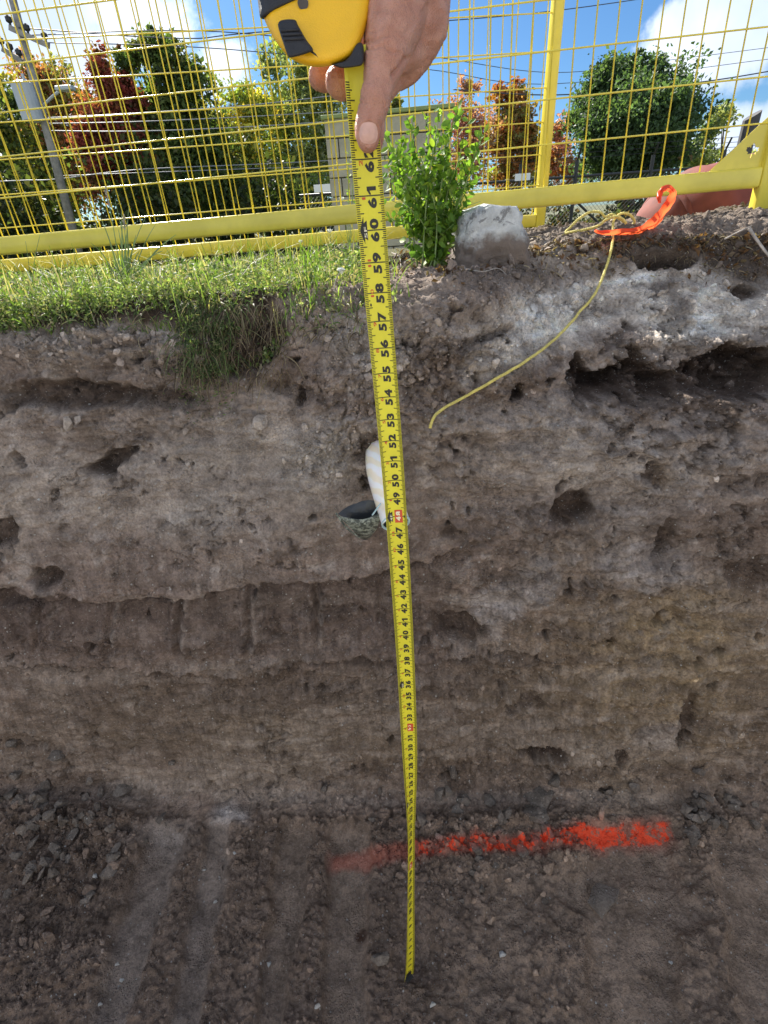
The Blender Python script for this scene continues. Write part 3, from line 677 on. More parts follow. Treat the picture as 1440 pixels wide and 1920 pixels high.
hk.box(tape_pt(.35, .5, .0008), .0085, .0004, .011, tape_pt(.3, 1) - tape_pt(.3, 0), tape_c(0) * 0 + np.array([math.sin(.56), -math.cos(.56), 0]), (0, 0, 1))
hk.box(tape_pt(.02, .5, .003), .0095, .006, .0005, tape_pt(.3, 1) - tape_pt(.3, 0) , np.array([math.sin(.56), -math.cos(.56), 0]), (0, 0, 1)).build('end_hook', M['hook'], tp)

# ------------------------------------------------------------------ stones and clods
def rock_mesh(name, seed, sq=(1, .8, .6), n=13, mat=None, rough=.25):
    r = np.random.default_rng(seed); bm = bmesh.new()
    for _ in range(n):
        d = r.normal(size=3); d /= np.linalg.norm(d); d *= (1 - rough * r.random()); bm.verts.new(tuple(d * np.array(sq)))
    g = bmesh.ops.convex_hull(bm, input=bm.verts[:]); 
    junk = [v for v in bm.verts if not v.link_faces]
    for v in junk: bm.verts.remove(v)
    me = bpy.data.meshes.new(name); bm.normal_update(); bm.to_mesh(me); bm.free()
    if mat: me.materials.append(mat)
    return me
clod_m = [rock_mesh('clod', i, (1, .75, .55), 16, M['clod'], .3) for i in range(6)]
stone_m = [rock_mesh('stone', 40 + i, (1, .8, .65), 18, M['stone'], .2) for i in range(6)]
white_m = [rock_mesh('pale_stone', 60 + i, (1, .7, .5), 12, M['white_stone'], .3) for i in range(3)]
for m_ in stone_m + clod_m: smooth(m_, False)
SN = PN.copy()
def scol_(i, name, r): return np.clip(col[i] * (.85 + .5 * r.random()) * (1.25 if name == 'stone' else 1.0) + (.03 if name == 'stone' else .01), .02, .7)
def place_rocks(parent, name, meshes, prob, n, smin, smax, sink=.25, seed=0, power=2.5):
    r = np.random.default_rng(seed); p = prob / prob.sum(); ids = r.choice(len(prob), n, p=p)
    for i in ids:
        sc = smin + (smax - smin) * r.random() ** power
        o = link(bpy.data.objects.new(name, meshes[int(r.integers(len(meshes)))])); o.parent = parent
        o.location = tuple((PS[i] + SN[i] * sc * (.5 - sink)).tolist()); o.rotation_euler = tuple(r.random(3) * 6.28); o.color = tuple((scol_(i, name, r)).tolist()) + (1,); o.scale = (sc, sc * (.8 + .5 * r.random()), sc)
def gravel(parent, name, meshes, prob, n, smin, smax, mat, seed=0, tint=None):
    """thousands of small crumbs, one joined part"""
    r = np.random.default_rng(seed); p = prob / prob.sum(); ids = r.choice(len(prob), n, p=p); Vs = []; Fs = []; Cs = []; off = 0
    base = []
    for m_ in meshes:
        bm = bmesh.new(); bm.from_mesh(m_); bmesh.ops.triangulate(bm, faces=bm.faces[:]); bm.verts.index_update()
        base.append((np.array([v.co[:] for v in bm.verts]), np.array([[v.index for v in f.verts] for f in bm.faces]))); bm.free()
    which = r.integers(len(base), size=n)
    for k, (bv, bf) in enumerate(base):
        sel = ids[which == k]; m = len(sel); sc = smin + (smax - smin) * r.random(m) ** 3
        A = r.random((m, 3)) * 6.28; ca, sa = np.cos(A), np.sin(A)
        Rz = np.zeros((m, 3, 3)); Rz[:, 0, 0] = ca[:, 0]; Rz[:, 0, 1] = -sa[:, 0]; Rz[:, 1, 0] = sa[:, 0]; Rz[:, 1, 1] = ca[:, 0]; Rz[:, 2, 2] = 1
        Rx = np.zeros((m, 3, 3)); Rx[:, 1, 1] = ca[:, 1]; Rx[:, 1, 2] = -sa[:, 1]; Rx[:, 2, 1] = sa[:, 1]; Rx[:, 2, 2] = ca[:, 1]; Rx[:, 0, 0] = 1
        RR = Rz @ Rx; VV = np.einsum('mij,vj->mvi', RR, bv) * sc[:, None, None] + (PS[sel] + SN[sel] * (sc * .3)[:, None])[:, None, :]
        cc = col[sel] * (.8 + .55 * r.random((m, 1))) + .015; Cs.append(np.repeat(cc, len(bv), 0)); Vs.append(VV.reshape(-1, 3)); FF = bf[None] + (np.arange(m) * len(bv))[:, None, None] + off; Fs.append(FF.reshape(-1, 3)); off += m * len(bv)
    return obj(name, mesh_np(name, np.concatenate(Vs), np.concatenate(Fs), np.clip(np.concatenate(Cs), .01, .7)), M['soil'], parent, kind='stuff')
flw = (fl > .9) & (qy < 1960) & (qx > -60) & (qx < 1500); vis = (qx > -40) & (qx < 1480)
p_fl = flw * (.06 + loose * (1 - .6 * track)) * (1 + 2.5 * floorhi) * (1 / (1 + np.maximum(0, qy - 1500) / 160.))
p_toe = (toe > .1) * vis * toe * np.clip(ell(130, 1560, 190, 130) + ell(850, 1500, 380, 80) + ell(1330, 1540, 140, 60), .05, 1)
place_rocks(pit_floor, 'clod', clod_m, p_fl + p_toe * .6, 200, .005, .024, seed=1)
place_rocks(pit_floor, 'stone', stone_m, p_fl + p_toe, 90, .004, .013, seed=2)
place_rocks(pit_floor, 'pale_stone', white_m, flw * 1.0, 70, .002, .0055, seed=3)
gravel(pit_floor, 'crumbs', clod_m[:4], p_fl + .3 * p_toe, 9000, .0014, .008, M['clod'], 4)
gravel(pit_floor, 'grit', stone_m[:3], (flw * (.3 + loose)) * 1.0, 2500, .0008, .003, M['stone'], 5)
wz = wall * vis
p_wA = wz * (zoneA * .9 + .5 * lt * (qy > 560) + .02) * (Z < 1.45)
place_rocks(pit_wall, 'stone', stone_m, p_wA + wz * .6 * ell(640, 560, 130, 60) + 1.2 * wz * ell(700, 700, 90, 90) + wz * ell(220, 660, 260, 40) * .7, 240, .003, .013, sink=.5, seed=6, power=2)
place_rocks(pit_wall, 'clod', clod_m, p_wA + wz * ell(640, 850, 90, 80), 260, .004, .016, sink=.45, seed=7, power=2)
place_rocks(pit_wall, 'pale_stone', white_m, p_wA + wz * .04, 60, .002, .006, sink=.4, seed=8)
gravel(pit_wall, 'crumbs', clod_m[:4], p_wA + wz * .05, 9000, .0012, .006, M['clod'], 9)
gravel(pit_wall, 'grit', stone_m[:3], p_wA + wz * .06 + wz * ell(770, 660, 160, 60), 6000, .0008, .004, M['stone'], 10)
p_bk = ((gr > .5) | (Z > 1.36)) * vis * (X > .02) * (Y < 1.9)
place_rocks(bank, 'clod', clod_m, p_bk * (1. + (X > .5)), 150, .005, .022, sink=.35, seed=12)
place_rocks(bank, 'clod', clod_m, ((np.abs(X - .285) < .13) & (np.abs(qy - 508) < 16)) * 1.0, 60, .006, .020, sink=.2, seed=15)
place_rocks(bank, 'stone', stone_m, p_bk * 1.0, 60, .004, .012, sink=.3, seed=13)
gravel(bank, 'crumbs', clod_m[:4], p_bk * 1.0, 6000, .0015, .007, M['clod'], 14)
def rock_at(px, py, wpx, hpx, mesh_, parent, name='stone', rot=0.0, off=.2):
    p, n = hit(px, py); zc = float((np.array(p) - CAM) @ R[:, 2]); sc = wpx / 2 / F * zc
    o = link(bpy.data.objects.new(name, mesh_)); o.parent = parent; o.location = p + n * sc * off; o.rotation_euler = (0, rot, 0); g_ = .36 + .12 * random.random() if name != 'clod' else .15 + .07 * random.random(); o.color = (g_, g_ * .88, g_ * .78, 1)
    o.scale = (sc, sc, sc * hpx / wpx * 1.5); return o
for q in ((130, 792, 34, 22), (148, 788, 22, 18), (118, 802, 16, 12), (487, 795, 44, 36), (968, 595, 16, 15), (1120, 700 - 110, 20, 14), (1302, 545, 16, 16), (290, 868, 14, 10), (760, 680, 20, 12), (690, 690, 22, 16), (1048, 508, 26, 20), (1098, 500, 22, 12), (600, 835, 30, 18), (585, 630, 18, 14)):
    rock_at(*q, stone_m[random.randrange(6)], pit_wall, rot=random.random() * 3)
_rq = random.Random(4)
for _ in range(120):
    _x = _rq.choice((_rq.gauss(930, 130), _rq.gauss(120, 75), _rq.gauss(110, 90), _rq.gauss(1330, 50))); _y = (1520 if _x > 500 else 1560) + _rq.gauss(0, 34 if _x > 500 else 60)
    rock_at(_x, _y, _rq.uniform(16, 44), _rq.uniform(14, 34), clod_m[_rq.randrange(6)], pit_floor, 'clod', _rq.random() * 3, off=.3)
for q in ((888, 1640, 24, 20), (902, 1668, 22, 18), (845, 1685, 14, 26), (870, 1690, 16, 30), (1010, 1500, 90, 40), (1000, 1530, 60, 20), (950, 1530, 36, 30), (205, 1640, 34, 44), (1135, 1690, 90, 26), (1020, 1690, 18, 22), (715, 1800, 40, 60), (1290, 1560, 24, 18), (900, 1610, 24, 26), (930, 1625, 20, 22), (860, 1520, 30, 30)):
    rock_at(*q, clod_m[random.randrange(6)], pit_floor, 'clod', random.random() * 3)
for q in ((220, 1808, 12, 12), (228, 1838, 12, 24), (202, 1757, 12, 14), (178, 1642, 16, 16), (188, 1884, 10, 12), (594, 1888, 16, 24), (404, 1692, 10, 16), (382, 1632, 8, 12), (504, 1810, 18, 16), (942, 1790, 20, 24), (1257, 1805, 12, 14), (812, 1884, 16, 26), (440, 1600, 12, 10)):
    rock_at(*q, white_m[random.randrange(3)], pit_floor, 'pale_stone', random.random() * 3)

# ------------------------------------------------------------------ leaves, grass
def leaf_mat(name, trans=.35, rough=.55):
    m, t = newmat(name); at = t.new('ShaderNodeAttribute'); at.attribute_name = 'Col'
    t.link(at.outputs['Color'], t.p.inputs['Base Color']); t.p.inputs['Roughness'].default_value = rough; t.p.inputs['Specular IOR Level'].default_value = .3
    tr = t.new('ShaderNodeBsdfTranslucent'); c2 = t.mix(1.0, at.outputs['Color'], (1.25, 1.3, .55), 'MULTIPLY'); t.link(c2, tr.inputs[0])
    mx = t.new('ShaderNodeMixShader'); mx.inputs[0].default_value = trans; t.link(t.p.outputs[0], mx.inputs[1]); t.link(tr.outputs[0], mx.inputs[2]); t.link(mx.outputs[0], t.o.inputs[0]); return m
M['leaf'] = leaf_mat('foliage', .45); M['grass'] = leaf_mat('grass_blades', .45)
def unit(v): return v / np.maximum(np.linalg.norm(v, axis=-1, keepdims=True), 1e-9)
def leaves(P, size, colr, rng, aspect=.6, up=None):
    n = len(P); a = unit(rng.normal(size=(n, 3))); b = unit(np.cross(a, rng.normal(size=(n, 3))))
    if up is not None: a = unit(a + up)
    s_ = (size * (.6 + .8 * rng.random(n)))[:, None]; b = unit(np.cross(a, b)) * s_ * aspect * .5; a = a * s_ * .5; nn = unit(np.cross(a, b)) * s_ * .12
    V = np.stack([P - a, P + b + nn, P + a, P - b + nn], 1).reshape(-1, 3); f = np.arange(n * 4).reshape(n, 4)
    return V, f, np.repeat(colr, 4, 0)
def crown_mesh(name, lobes, nleaf, size, pal, rng, gap=.25, clus=.16, flat=1.0):
    """lobes: (centre, radii); leaves gather in clumps through the volume and thin at the edge"""
    Ps = []; Cs = []; vol = np.array([np.prod(r) for _, r in lobes]) ** .8; cnt = (nleaf * vol / vol.sum()).astype(int)
    pal = np.array(pal) * 2.3
    for (c, r), m in zip(lobes, cnt):
        k = max(8, m // 30); d = unit(rng.normal(size=(k, 3))) * (rng.random((k, 1)) ** (.42)); cc = np.array(c) + d * np.array(r) * (1 + .24 * rng.normal(size=(k, 1)))
        pc = pal[rng.integers(len(pal), size=k)] * (.7 + .6 * rng.random((k, 1))); j = rng.integers(k, size=m)
        Ps.append(cc[j] + rng.normal(size=(m, 3)) * np.array(r) * clus * np.array([1, 1, .7])); Cs.append(pc[j] * (.8 + .4 * rng.random((m, 1))))
    V, f, c = leaves(np.concatenate(Ps), size, np.concatenate(Cs), rng); return mesh_np(name, V, f, c)
M['bark'] = plain('bark', (.11, .085, .065), .9, var=.35, scale=14, bump=.02, bscale=25)
def tree(D, base_px, lobes, nleaf, leaf_px, pal, label, rng, trunk=.16, clus=.2, name='tree', cat='tree', group=None, limbs=7):
    L3 = []
    for (x, y, rx, ry) in lobes:
        c = atY(x, y, D); e = atY(x + rx, y, D); g = atY(x, y - ry, D)
        L3.append((c + [0, rng.normal() * .5, 0], (abs(e[0] - c[0]), abs(e[0] - c[0]) * .8, abs(g[2] - c[2]))))
    b = atY(base_px, 460, D); b[2] = .38
    t = empty(name, b, label=label, cat=cat, group=group)
    lf = leaf_px * D / F
    obj('crown', crown_mesh('crown', L3, int(nleaf * 1.9), lf * .74, pal, rng, clus=clus), M['leaf'], t)
    top = max(L3, key=lambda q: q[0][2])[0]; mid = b * .5 + top * .5
    tm = MB().tube(spline([b, b * .7 + top * .3 + [rng.normal() * .15, 0, 0], mid, top * .85 + b * .15], 4), [trunk * (1 - .055 * i) for i in range(13)], 8)
    for c, r in L3[:limbs]:
        s0 = b + (top - b) * min(.75, max(.15, (c[2] - b[2]) / max(.1, top[2] - b[2]) * .6)); tm.tube(spline([s0, s0 * .5 + np.array(c) * .5 + [0, 0, .1], np.array(c) + [0, 0, r[2] * .3]], 3), [trunk * .45 * (1 - .13 * i) for i in range(7)], 5)
        for _ in range(4):
            q = np.array(c) + unit(rng.normal(size=3)) * np.array(r) * .8; tm.tube([np.array(c), q * .6 + np.array(c) * .4 + [0, 0, .1], q], [trunk * .16, trunk * .1, trunk * .05], 4)
    tm.build('trunk', M['bark'], t, sm=True); return t
g_dark = [(.035, .052, .016), (.05, .07, .02), (.026, .04, .014), (.075, .095, .028), (.06, .06, .02)]
g_mid = [(.055, .085, .02), (.09, .12, .03), (.035, .055, .018), (.12, .14, .04)]
g_yel = [(.22, .20, .03), (.15, .17, .035), (.30, .22, .03), (.07, .09, .025), (.11, .14, .03)]
g_gry = [(.10, .12, .06), (.15, .16, .09), (.07, .09, .04), (.13, .14, .05)]
g_red = [(.13, .030, .028), (.17, .045, .035), (.09, .022, .02), (.15, .055, .025), (.08, .04, .02)]
g_aut = [(.16, .085, .04), (.10, .10, .03), (.22, .09, .05), (.06, .075, .025), (.13, .06, .03)]
g_ora = [(.17, .075, .022), (.14, .09, .03), (.20, .065, .025), (.10, .085, .03)]
g_pnk = [(.20, .085, .08), (.16, .08, .06), (.13, .09, .05), (.22, .11, .09)]
rg_ = np.random.default_rng(5)
TG = 'trees standing beyond the chain-link fence'
tree(26, 20, [(5, 250, 70, 70), (20, 340, 90, 80), (-60, 300, 90, 140), (60, 400, 90, 60), (10, 190, 40, 45)], 13000, 9, g_dark + g_yel[:2], 'dark green tree with a yellowing top at the far left behind the utility pole', rg_, group=TG)
tree(30, 115, [(85, 150, 40, 45), (120, 175, 45, 55), (150, 215, 50, 50), (110, 260, 70, 60), (120, 340, 90, 70), (70, 130, 18, 25)], 8500, 8, g_aut, 'loose brown and green tree right beside the utility pole', rg_, clus=.25, group=TG)
tree(24, 225, [(205, 150, 24, 60), (215, 235, 52, 70), (240, 300, 45, 60), (195, 300, 34, 60), (208, 92, 8, 18), (230, 180, 30, 50)], 11000, 8, g_red, 'red maple between the utility pole and the tall dark tree', rg_, clus=.18, group=TG)
tree(25, 330, [(300, 110, 40, 48), (345, 150, 52, 60), (300, 200, 70, 60), (340, 260, 85, 70), (310, 350, 100, 75), (380, 330, 60, 90), (285, 70, 12, 22), (255, 130, 26, 40)], 20000, 9, g_dark + g_mid[:1], 'tall dark green tree with a ragged top left of the tape', rg_, trunk=.3, clus=.2, group=TG)
tree(29, 450, [(455, 190, 34, 34), (425, 240, 45, 50), (490, 200, 40, 45), (450, 300, 70, 60), (470, 370, 70, 50)], 9000, 8, g_yel, 'yellow autumn tree right of the tall dark tree', rg_, clus=.24, group=TG)
tree(31, 560, [(520, 130, 30, 40), (560, 150, 45, 60), (600, 170, 50, 70), (640, 250, 35, 60), (540, 230, 60, 60), (600, 290, 60, 70), (530, 340, 70, 70)], 10000, 8, g_gry + g_yel[1:2], 'pale grey green tree directly behind the tape case', rg_, clus=.22, group=TG)
tree(28, 500, [(500, 380, 80, 50), (580, 380, 60, 55), (420, 400, 70, 45)], 6000, 9, g_mid, 'low mid green tree under the pale grey green one', rg_, clus=.22, group=TG)
tree(34, 740, [(735, 205, 22, 30), (735, 260, 40, 40), (765, 250, 20, 22)], 2600, 8, g_dark + g_mid[:1], 'small dark tree peeking over the concrete block building', rg_, clus=.22, group=TG)
tree(27, 868, [(880, 165, 20, 28), (860, 215, 34, 44), (890, 250, 34, 50), (865, 310, 42, 50)], 2600, 7, g_pnk, 'thin pinkish red tree beside the block building', rg_, trunk=.1, clus=.24, group=TG)
tree(28, 960, [(955, 175, 30, 26), (965, 225, 36, 40), (945, 270, 40, 40), (985, 280, 30, 50), (960, 330, 50, 30)], 6000, 8, g_ora + g_aut[:2], 'orange brown tree left of the yellow fence post', rg_, clus=.2, group=TG)
tree(32, 1045, [(1045, 250, 24, 26), (1040, 300, 40, 35), (1065, 330, 30, 30)], 2200, 7, g_ora + g_pnk, 'small orange tree just right of the yellow fence post', rg_, trunk=.1, clus=.25, group=TG)
tree(20, 1185, [(1178, 160, 62, 66), (1128, 205, 46, 60), (1235, 195, 50, 66), (1182, 235, 88, 70), (1115, 255, 36, 50), (1250, 255, 38, 55), (1180, 300, 84, 44), (1180, 108, 30, 22), (1140, 150, 36, 36), (1215, 140, 34, 36)], 34000, 8, [(.032, .055, .024), (.05, .078, .034), (.024, .04, .02), (.04, .066, .03)], 'large dense oval green tree right of the yellow fence post', rg_, trunk=.3, clus=.17, group=TG)
tree(22, 1335, [(1320, 250, 22, 40), (1350, 225, 24, 30), (1378, 200, 14, 22), (1330, 300, 38, 26), (1300, 290, 22, 26), (1395, 300, 22, 14)], 1700, 8, g_gry + g_mid[:1], 'wispy pale green sapling at the far right', rg_, trunk=.06, clus=.3, group=TG)
# dark growth under the trees
def band(name, x0, x1, y, D, n, size, pal, h0, h1, **kw):
    r = np.random.default_rng(int(D * 10 + x0 + 500)); px = x0 + (x1 - x0) * r.random(n); P = np.array([atY(a, y, D) for a in px]); P[:, 1] += r.normal(size=n) * .5; hh = h0 + (h1 - h0) * (.5 + .5 * np.sin(px / 37.)) * r.random(n)
    P[:, 2] = .35 + hh * r.random(n); pal = np.array(pal); c = pal[r.integers(len(pal), size=n)] * (.6 + .8 * r.random((n, 1))); V, f, c = leaves(P, size, c, r); return obj(name, mesh_np(name, V, f, c), M['leaf'], kind='stuff', **kw)
band('undergrowth', -150, 640, 420, 21, 12000, .22, g_dark, 1.6, 4.2, label='dark undergrowth beneath the trees on the left')
band('undergrowth', 840, 1500, 420, 18, 9000, .16, g_dark + g_ora[1:2], .8, 2.6, label='dark scrub behind the black chain-link fence')
band('goldenrod', 1140, 1225, 420, 8.5, 900, .045, [(.55, .42, .03), (.60, .48, .05), (.12, .15, .04), (.10, .14, .03)], .5, 1.35, label='yellow goldenrod flowering behind the chain-link fence')
band('dry_weeds', 1000, 1120, 420, 9.0, 1400, .05, [(.16, .15, .07), (.10, .11, .04), (.22, .2, .12)], .4, 1.2, label='dry grey weeds seen under the yellow fence rail')

# ------------------------------------------------------------------ utility pole with its gear and lines
M['wood'] = plain('grey_weathered_wood', (.25, .235, .215), .85, var=.3, scale=6, bump=.01, bscale=20)
M['grey_metal'] = plain('grey_painted_metal', (.42, .45, .47), .5, var=.05)
M['black'] = plain('black_metal', (.018, .019, .02), .5, var=.1)
b = atY(147, 470, 18); tp_ = atY(24, 0, 18); dv = (tp_ - b) / np.linalg.norm(tp_ - b); b2 = b - dv * .4; t2 = tp_ + dv * 1.2
up_ = empty('utility_pole', b2, label='leaning grey wooden utility pole with transformer at the left', cat='utility pole')
MB().tube([b2, b2 * .5 + t2 * .5, t2], [.13, .11, .09], 14).build('pole_shaft', M['wood'], up_, sm=True)
tc_ = atY(52, 192, 17.8)
MB().tube([tc_ - [0, 0, .42], tc_ - [0, 0, .40], tc_ + [0, 0, .40], tc_ + [0, 0, .46]], [.2, .27, .27, .12], 16).tube([tc_ + [.1, 0, .4], tc_ + [.1, 0, .6]], .04, 8).build('transformer', M['grey_metal'], up_, sm=False)
for a, c in (((18, 52), (92, 86)), ((5, 92), (42, 116))):
    A_, B_ = atY(*a, 17.8), atY(*c, 17.8); MB().box((A_ + B_) / 2, np.linalg.norm(B_ - A_) / 2, .05, .06, B_ - A_, (0, 1, 0), np.cross(B_ - A_, (0, 1, 0))).build('crossarm', M['wood'], up_)
    for q in (.05, .5, .95):
        p = A_ * (1 - q) + B_ * q; MB().tube([p, p + [0, 0, .1], p + [0, 0, .14], p + [0, 0, .22], p + [0, 0, .26]], [.03, .03, .08, .08, .03], 8).build('insulator', M['black'], up_)
MB().tube(spline([atY(82, 197, 17.9), atY(100, 180, 17.4), atY(116, 168, 17.0)], 4), .035, 6).build('lamp_arm', M['grey_metal'], up_)
MB().box(atY(122, 166, 16.9), .22, .12, .05, bev=.03).build('street_light', M['grey_metal'], up_)
M['cable'] = plain('overhead_cable', (.06, .06, .07), .35, var=.0); M['cable_pale'] = plain('silver_cable', (.30, .31, .33), .4, .3, var=.0)
def line(pts, r, mat, label, n=10):
    P = spline([atY(x, y, D) for x, y, D in pts], n); o = MB().tube(P, r, 5).build('power_line', mat, sm=True); return setp(o, label, 'power line', 'overhead lines strung from the utility pole')
line([(35, 52, 17.8), (340, 72, 19), (502, 59, 20), (1043, 20, 24), (1560, -60, 30)], .014, M['cable'], 'overhead wire running from the upper crossarm of the pole to the top right')
line([(60, 66, 17.8), (420, 60, 19), (800, 105, 23), (1043, 136, 27), (1268, 111, 30), (1560, 74, 34)], .012, M['cable'], 'thin overhead wire crossing above the large green tree, the upper of two')
line([(88, 80, 17.8), (420, 92, 19), (800, 130, 23), (1043, 157, 27), (1440, 111, 31), (1560, 96, 34)], .012, M['cable'], 'thin overhead wire crossing the large green tree, the lower of two')
line([(850, 168, 24), (1043, 178, 24), (1271, 159, 24), (1440, 134, 24), (1600, 100, 24)], .02, M['cable'], 'dark thick overhead wire right of the large green tree')
line([(70, 222, 18), (260, 212, 18.5), (480, 196, 20), (700, 170, 22)], .014, M['cable_pale'], 'shining silver cable in front of the red maple, the topmost')
line([(75, 232, 18), (260, 228, 18.5), (480, 218, 20), (700, 205, 22)], .012, M['cable_pale'], 'shining silver cable in front of the red maple, just under the topmost')
line([(78, 245, 18), (260, 246, 18.5), (480, 237, 20), (700, 222, 22)], .014, M['cable_pale'], 'shining silver cable in front of the red maple, the third down')
line([(-40, 342, 17), (50, 338, 17.6), (105, 336, 18), (260, 318, 18.5), (480, 308, 20), (640, 300, 22)], .013, M['cable_pale'], 'silver cable crossing the foot of the red maple, the lower')
line([(105, 330, 18), (260, 324, 18.6), (480, 316, 20), (640, 312, 22)], .011, M['cable_pale'], 'faint silver cable crossing the foot of the red maple, the lowest')

# ------------------------------------------------------------------ chain-link fence, sign, block building, stub post
A_, B_ = atY(560, 356, 11), atY(1500, 313, 11); A_[2] = B_[2] = (A_[2] + B_[2]) / 2; U_ = (B_ - A_) / np.linalg.norm(B_ - A_); Ln_ = np.linalg.norm(B_ - A_); zt = A_[2]; zb = .36
clf = empty('chain_link_fence', (A_[0], A_[1], zb), label='black chain-link fence with barbed wire running behind the yellow panels', cat='fence')
MB().tube([A_, B_], .022, 8).build('top_rail', M['black'], clf, sm=True)
cm = MB(); Ht = zt - zb; sp_ = .075
k = -Ht
while k < Ln_:
    for sgn in (1, -1):
        a0, a1 = (k, 0.0), (k + Ht, Ht)
        if sgn < 0: a0, a1 = (k, Ht), (k + Ht, 0.0)
        u0, v0 = a0; u1, v1 = a1
        if u0 < 0: v0 += (v1 - v0) * (-u0) / Ht; u0 = 0
        if u1 > Ln_: v1 -= (v1 - a0[1]) * (u1 - Ln_) / Ht; u1 = Ln_
        if u1 - u0 > .05: cm.tube([A_ * [1, 1, 0] + U_ * u0 + [0, sgn * .003, zb + v0], A_ * [1, 1, 0] + U_ * u1 + [0, sgn * .003, zb + v1]], .0028, 3, cap=False)
    k += sp_
cm.build('chain_mesh', M['black'], clf, kind='stuff')
for px in (600, 868, 975, 1078, 1217, 1346, 1470):
    u = (atY(px, 340, 11)[0] - A_[0]) / U_[0]; p = A_ + U_ * u
    MB().tube([(p[0], p[1], zb - .3), (p[0], p[1], zt + .25)], .035, 8).tube([(p[0], p[1], zt + .22), (p[0], p[1] - .12, zt + .42)], .018, 6).build('fence_post', M['black'], clf)
pb = A_ + U_ * ((atY(1078, 340, 11)[0] - A_[0]) / U_[0]); MB().tube([pb + [0, -.02, -.35], pb + [.95, -.02, -1.1]], .022, 6).build('brace', M['black'], clf)
for j in range(3): MB().tube([A_ + [0, -.04 * j - .05, .28 + .07 * j], B_ + [0, -.04 * j - .05, .28 + .07 * j]], .004, 4).build('barbed_wire', M['black'], clf)
M['sign_white'] = plain('white_sign', (.75, .77, .78), .5, var=.03)
MB().box(atY(980, 332, 10.9), .14, .004, .055, bev=.003).build('sign_plate', M['sign_white'], label='small white plate fixed to the black chain-link fence behind the stone block', cat='sign')
MB().box(atY(604, 353, 10.9), .15, .004, .06, bev=.003).build('sign_plate', M['sign_white'], label='small white plate beside the left corner of the block building', cat='sign')
YB = 7.5; bl, br = atY(617, 330, YB), atY(846, 330, YB); topz = atY(730, 214, YB)[2]; bb = empty('block_building', (bl[0], YB, .4), label='small pale concrete block building behind the leafy shrub', cat='building')
M['block'] = plain('pale_concrete_block', (.38, .355, .27), .9, var=.16, scale=5, bump=.006, bscale=30); M['mortar'] = plain('mortar', (.17, .16, .12), .95)
M['roof'] = plain('green_roof_edge', (.22, .28, .10), .6)
W_ = br[0] - bl[0]
MB().box(((bl[0] + br[0]) / 2, YB + 1.02, (.4 + topz) / 2), W_ / 2 - .02, .99, (topz - .4) / 2 - .01).build('wall', M['mortar'], bb)
rows_ = 11; bh = (topz - .42) / rows_; cols_ = 5; bw = W_ / cols_
bmesh_ = MB().box((0, 0, 0), bw / 2 - .006, .03, bh / 2 - .006, bev=.006).mesh('block'); bmesh_.materials.append(M['block'])
hmesh_ = MB().box((0, 0, 0), bw / 4 - .006, .03, bh / 2 - .006, bev=.006).mesh('block'); hmesh_.materials.append(M['block'])
for r_ in range(rows_):
    z = .42 + bh * (r_ + .5); xs0 = bl[0]
    segs_ = [(bl[0] + bw * (c_ + .5), bmesh_) for c_ in range(cols_)] if r_ % 2 == 0 else [(bl[0] + bw * .25, hmesh_)] + [(bl[0] + bw * (c_ + 1), bmesh_) for c_ in range(cols_ - 1)] + [(br[0] - bw * .25, hmesh_)]
    for x_, m_ in segs_:
        o = link(bpy.data.objects.new('block', m_)); o.parent = bb; o.matrix_parent_inverse = Matrix.Translation(-bb.location); o.location = (x_, YB + random.uniform(-.003, .003), z)
MB().box(((bl[0] + br[0]) / 2, YB + 1.0, topz + .02), W_ / 2 + .03, 1.06, .022, (1, 0, .02), bev=.01).build('roof', M['roof'], bb)
q0, q1 = atY(1414, 204, 6.0), atY(1385, 320, 6.0); dq = (q0 - q1) / np.linalg.norm(q0 - q1); b_ = q1 - dq * .9
pm_ = MB().tube([b_, q0 - dq * .05], .072, 14)
for i in range(14):
    v = pm_.v[14 + i]; pm_.v[14 + i] = (v[0], v[1], v[2] + (v[0] - q0[0]) * .55)
M['tar'] = plain('dark_creosote_wood', (.045, .043, .045), .7, var=.3, scale=10)
setp(pm_.build('stub_post', M['tar'], sm=False), 'short dark round timber post with a slanted top at the right edge', 'post')

# ------------------------------------------------------------------ stone block at the lip
M['concrete'] = None
m_, t_ = newmat('pale_weathered_concrete'); g_ = t_.new('ShaderNodeNewGeometry').outputs['Position']
sx_ = t_.new('ShaderNodeSeparateXYZ'); t_.link(g_, sx_.inputs[0])
c_ = t_.mix(t_.ramp(t_.noise(g_, 22, 6, .65), .35, .65), (.46, .47, .46), (.74, .75, .73))
c_ = t_.mix(t_.math('MULTIPLY', t_.ramp(t_.noise(g_, 38, 7, .7, .6), .50, .60), .75), c_, (.13, .125, .12))
c_ = t_.mix(t_.ramp(t_.math('ADD', sx_.outputs[2], t_.math('MULTIPLY', t_.noise(g_, 25, 4, .6), .07)), 1.528, 1.500), c_, (.20, .158, .13))
t_.link(c_, t_.p.inputs['Base Color']); t_.p.inputs['Roughness'].default_value = .9
t_.link(t_.bump(t_.noise(g_, 70, 7, .7), 1.0, .008), t_.p.inputs['Normal']); M['concrete'] = m_
pf, _n = hit(935, 505); Yb = pf.y + .012
